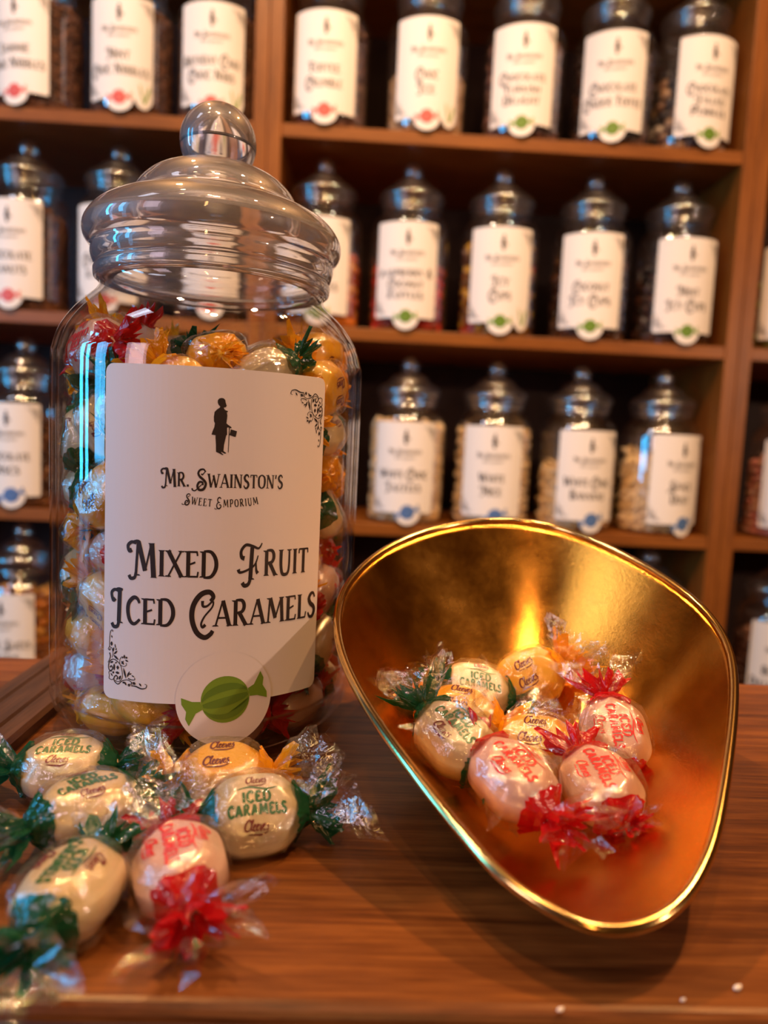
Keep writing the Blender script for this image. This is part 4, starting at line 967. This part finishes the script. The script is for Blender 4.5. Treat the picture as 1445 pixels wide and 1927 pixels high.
# caramels packed inside the big jar
SWEETS=[(.0087,.0484,.012,.086,-.011,.001,.996), (-.0221,-.0144,.012,.001,-.995,.104,.011), (-.0347,.033,.012,.002,.98,.197,-.011), (-.0293,-.0373,.0121,.112,.033,-.004,.993),
(.006,-.032,.0122,.038,.039,-.001,.999), (.0251,.0169,.0124,.592,.042,.044,.804), (-.0444,.0046,.0128,.37,.092,-.193,-.904), (.0495,.0097,.0128,.761,.192,-.132,-.606),
(.0422,-.0243,.0131,.049,-.908,-.401,-.111), (-.0014,.0255,.0131,.898,-.187,.148,-.37), (.0198,-.0486,.0153,.811,.553,.128,.143), (-.0131,-.0483,.0216,.223,-.915,.178,.285),
(-.0421,-.0231,.0233,.921,-.188,-.109,-.323), (.0341,.0002,.0236,.75,.26,.019,.608), (.0359,.0369,.0243,.047,.678,.245,.691), (-.024,.0438,.0253,.181,.367,-.879,.244),
(-.0471,.018,.0264,.554,.162,-.22,-.786), (.0153,.0195,.027,.137,-.763,.623,-.109), (-.0134,-.0201,.0274,.033,-.977,-.033,.208), (-.0238,.0177,.0278,.78,-.117,.187,.585),
(.0137,-.0227,.0283,.96,.108,.227,-.12), (-.003,.04,.0291,.195,-.754,-.592,.206), (-.0376,-.0066,.0304,.155,-.081,-.362,-.916), (.0377,-.034,.0344,.473,.727,-.262,.423),
(.0495,.019,.0349,.536,-.266,-.625,.502), (.0137,-.0474,.0352,.981,-.11,-.159,.025), (.0512,-.0115,.0353,.729,-.259,-.495,.395), (.0161,.0491,.037,.21,-.558,-.564,-.572),
(.0283,-.0174,.0397,0,-.435,.184,-.882), (-.0105,-.0385,.04,.681,-.11,.116,-.715), (-.0391,-.0303,.042,.426,.089,.024,.9), (.0291,.0263,.0425,.382,-.232,-.653,.611),
(-.0227,.0247,.0432,.068,.869,.486,-.069), (-.0181,.05,.0446,.094,.144,-.694,-.699), (.0048,-.0261,.0474,.13,.841,-.507,-.135), (-.0445,-0,.0479,.036,.897,-.441,-.012),
(-.043,.0302,.0484,.627,.581,.076,.513), (.0432,.0078,.0515,.068,-.432,.752,.493), (.0001,.0415,.0518,.451,.595,.129,.652), (.0307,-.0394,.0549,.222,-.262,.936,-.082),
(.0372,.037,.0556,.365,.157,.5,.77), (.0077,-.0489,.0558,.16,-.879,-.281,-.351), (-.0302,-.043,.0575,.309,-.139,-.825,.453), (.0229,.0172,.0582,.608,.215,.043,-.763),
(-.0286,-.0212,.0584,.432,-.78,.452,.003), (.051,-.012,.0587,.702,-.351,-.399,.475), (-.0235,.0293,.0587,.425,-.081,-.074,-.899), (-.025,.0013,.0592,.91,-.275,.01,-.309),
(.0298,-.0085,.0612,.396,.363,.08,.84), (-.0509,-.0156,.0624,.306,.531,.465,.639), (-.0079,-.0326,.0634,.072,.531,-.823,-.186), (.0152,.043,.0647,.64,-.112,.652,-.39),
(-.0491,.0187,.0664,.62,.521,.174,.56), (.0156,-.0237,.0672,.574,.381,.103,-.717), (-.0206,.0483,.0678,.201,.064,-.555,-.804), (.0403,-.0265,.0726,.743,-.167,-.065,.645),
(.0423,.006,.073,.291,-.034,.198,.935), (-.0012,-.0532,.0738,.699,.696,-.108,.122), (.0388,.0322,.0761,.377,-.183,-.16,.894), (-.0275,-.0389,.0762,.801,-.278,.013,-.531),
(-.0354,.015,.0777,.26,.481,-.492,-.677), (-.0004,-.0335,.0785,.026,.087,-.109,.99), (-.0019,.0347,.0804,.162,.976,-.145,-.026), (-.0261,-.0032,.0805,.592,-.233,.466,-.615),
(-.0463,-.0164,.0822,.701,-.17,.135,-.679), (.0281,-.0416,.084,.262,-.847,-.352,-.301), (.0341,-.0148,.085,.486,-.184,.04,.853), (-.036,.0387,.0877,.628,.651,.202,.376),
(.0042,.0531,.0883,.54,-.555,-.447,-.448), (.0359,.0139,.0891,.142,-.913,-.382,-.005), (.0202,.0343,.0892,.323,.587,-.738,-.074), (-.0229,-.0223,.0904,.017,-.236,.96,.15),
(.0109,-.0224,.091,.598,-.141,-.053,-.787), (-.008,-.0474,.0924,.959,.045,-.131,-.248), (.0522,-.0038,.0925,.541,-.412,.319,-.66), (-.0138,.0204,.0946,.09,.075,-.988,-.103),
(-.0489,.0098,.0949,.157,-.767,-.619,.052), (-.0137,.046,.099,.488,-.237,.799,-.258), (.0284,-.0104,.0995,.497,-.14,.012,.856), (-.0308,-.0431,.1002,.744,.503,-.434,.066),
(-.0469,-.0144,.1014,.181,-.63,-.746,-.119), (.0277,.0422,.1015,.918,-.211,.272,-.198), (.0229,-.0449,.1017,.155,.356,-.11,-.915), (-.0276,.0019,.1018,.282,.071,-.154,.944),
(.0058,.0323,.1057,.098,.605,.762,.21), (.0483,.0222,.1067,.405,-.344,-.627,.57), (.0259,.0114,.107,.116,.444,-.869,.188), (-.0392,.0273,.1071,.263,-.152,-.071,-.95),
(.0035,-.0338,.108,.087,-.99,-.105,-.026), (-.027,-.0224,.1081,.344,.161,-.156,.912), (.0466,-.0052,.1121,.832,.052,.032,-.552), (.0027,-.0531,.113,.707,.707,.015,.021),
(.0293,-.0202,.1162,.36,-.008,-.067,.931), (-.0264,.0378,.1172,.571,-.249,-.045,-.781), (.0246,.0265,.1194,.367,.867,-.308,-.139), (-.0291,.0049,.1204,.889,.326,-.011,.322),
(-.0047,.0492,.1214,.121,.017,-.991,-.045), (-.0486,-.0217,.1215,.4,.67,-.083,-.62), (-.0115,-.0213,.122,.275,-.722,.628,-.095), (-.001,.0232,.1224,.167,.934,-.282,-.144),
(.0029,-.0044,.1225,.364,-.161,-.236,.886), (.0298,.0441,.1228,.668,.685,-.167,-.237), (-.0517,.0091,.124,.602,-.224,.51,-.572), (.0118,-.0351,.1254,.109,-.285,.935,-.179),
(.0248,.0055,.1268,.336,-.916,.219,.016), (-.0333,-.035,.1272,.384,-.218,-.762,-.473), (.0329,-.0418,.1274,.154,.299,-.629,-.701), (.0461,.0186,.1275,.208,-.493,-.844,.039),
(.0492,-.0109,.1284,.739,.252,.02,.624), (-.02,-.0468,.1317,.392,-.314,-.596,-.626), (-.0353,-.015,.1342,.079,.876,.152,-.452), (-.0348,.0389,.136,.774,-.488,-.139,.378),
(.0012,.0492,.1374,.125,-.11,.29,-.942), (.0272,-.0114,.1374,.179,.385,.767,.481), (-.0145,.009,.1375,.75,.5,.142,.41), (-.0356,.0109,.1385,.568,-.447,-.134,.678),
(.0079,-.0242,.1387,.692,.05,-.163,-.701), (-.0141,-.0254,.1391,.393,-.759,.467,-.228), (.0153,.036,.14,.028,.256,-.779,-.571), (.0009,-.0529,.14,.664,.633,.242,-.315),
(.0015,-.0013,.143,.375,.862,.129,.315), (.0393,.0087,.143,.019,.006,.114,.993), (-.0139,.0311,.1432,.283,.186,.7,-.629), (-.0521,.0025,.1461,.409,.627,.574,.331),
(.0494,-.0198,.1463,.454,-.333,.624,-.542), (.0151,.0203,.1475,.59,-.707,-.337,-.197), (.028,-.0413,.1476,.246,.924,.019,.291), (.0411,.0281,.1483,.186,.602,.72,-.293),
(-.0256,-.0261,.1542,.455,.563,.04,-.689), (.0219,-.0126,.1549,.054,.692,.683,.226), (-.0137,-.0088,.1549,.029,-.897,.405,-.176), (-.0218,.0446,.1552,.526,.665,.529,-.04),
(.0086,-.0361,.1556,.808,.092,-.066,-.579), (.0027,.0478,.1564,.282,.21,-.936,-.03), (-.0394,-.0347,.1567,.275,.289,.769,.499), (-.0213,.0158,.157,.172,-.151,.18,.957),
(-.0439,.0266,.1581,.516,.579,.615,.142), (.0286,.0418,.1604,.082,-.44,-.766,.461), (.0457,-.0027,.1605,.786,-.381,-.207,.441), (-.0395,-.0046,.1624,.606,.395,.506,.47)]
JC = Vector((-.067, .32, .0))
rng = random.Random(12)
for i, (x, y, z, qw, qx, qy, qz) in enumerate(SWEETS):
    k = rng.choices(['yellow', 'green', 'red'], [5.5, 3.2, 2.2])[0]
    if x > .01 and z > .07: k = rng.choices(['yellow', 'green', 'red'], [7, 2.5, .8])[0]
    if z < .05 and x > 0: k = rng.choices(['yellow', 'green', 'red'], [2, 2, 3.5])[0]
    o = caramel(k, JC+Vector((x, y, z+.001)), Quaternion((qw, qx, qy, qz)), rng.randrange(3), JC)
    hz = 'near the bottom' if z < .04 else 'in the lower half' if z < .08 else 'in the upper half' if z < .12 else 'in the top layer'
    a = math.degrees(atan2(x, -y))
    side = 'left of its label' if -120 < a < -20 else 'behind its label' if -20 <= a <= 52 else 'right of its label' if a < 120 else 'at its back'
    c = {'yellow': 'yellow', 'green': 'green-printed', 'red': 'red-printed'}[k]
    lab = '%s wrapped caramel inside the big jar, %s, %s' % (c, hz, side)
    tag(o, lab, 'sweet', '%s caramels in the big jar %s %s' % (c, hz, side))

# sugar crumbs on the counter
cm = bmesh.new(); bmesh.ops.create_icosphere(cm, subdivisions=1, radius=.0007)
r2 = random.Random(3)
for v in cm.verts: v.co *= r2.uniform(.7, 1.3)
cme = bpy.data.meshes.new('sugar_crumb'); cm.to_mesh(cme); cm.free(); cme.materials.append(M['crumb'])
for x, y, s, lab in ((.0955, .1553, 1.2, 'largest white sugar crumb, at the counter front right'), (.0805, .1515, .7, 'small white crumb left of the largest crumb at the front right'),
                     (.0505, .1478, .9, 'white crumb on the front edge below the scoop spout'), (-.0985, .2020, .6, 'tiny white crumb left of the cream green-printed caramel'),
                     (-.1035, .2150, .6, 'tiny white crumb near the white caramel farthest left'), (-.1010, .2250, .5, 'tiniest white crumb by the farthest left caramel')):
    o = obj('sugar_crumb', cme); o.location = (x, y, .0006*s); o.scale = (s*1.5, s, s*.8); o.rotation_euler = (0, 0, .4)
    tag(o, lab, 'crumb', 'white sugar crumbs')
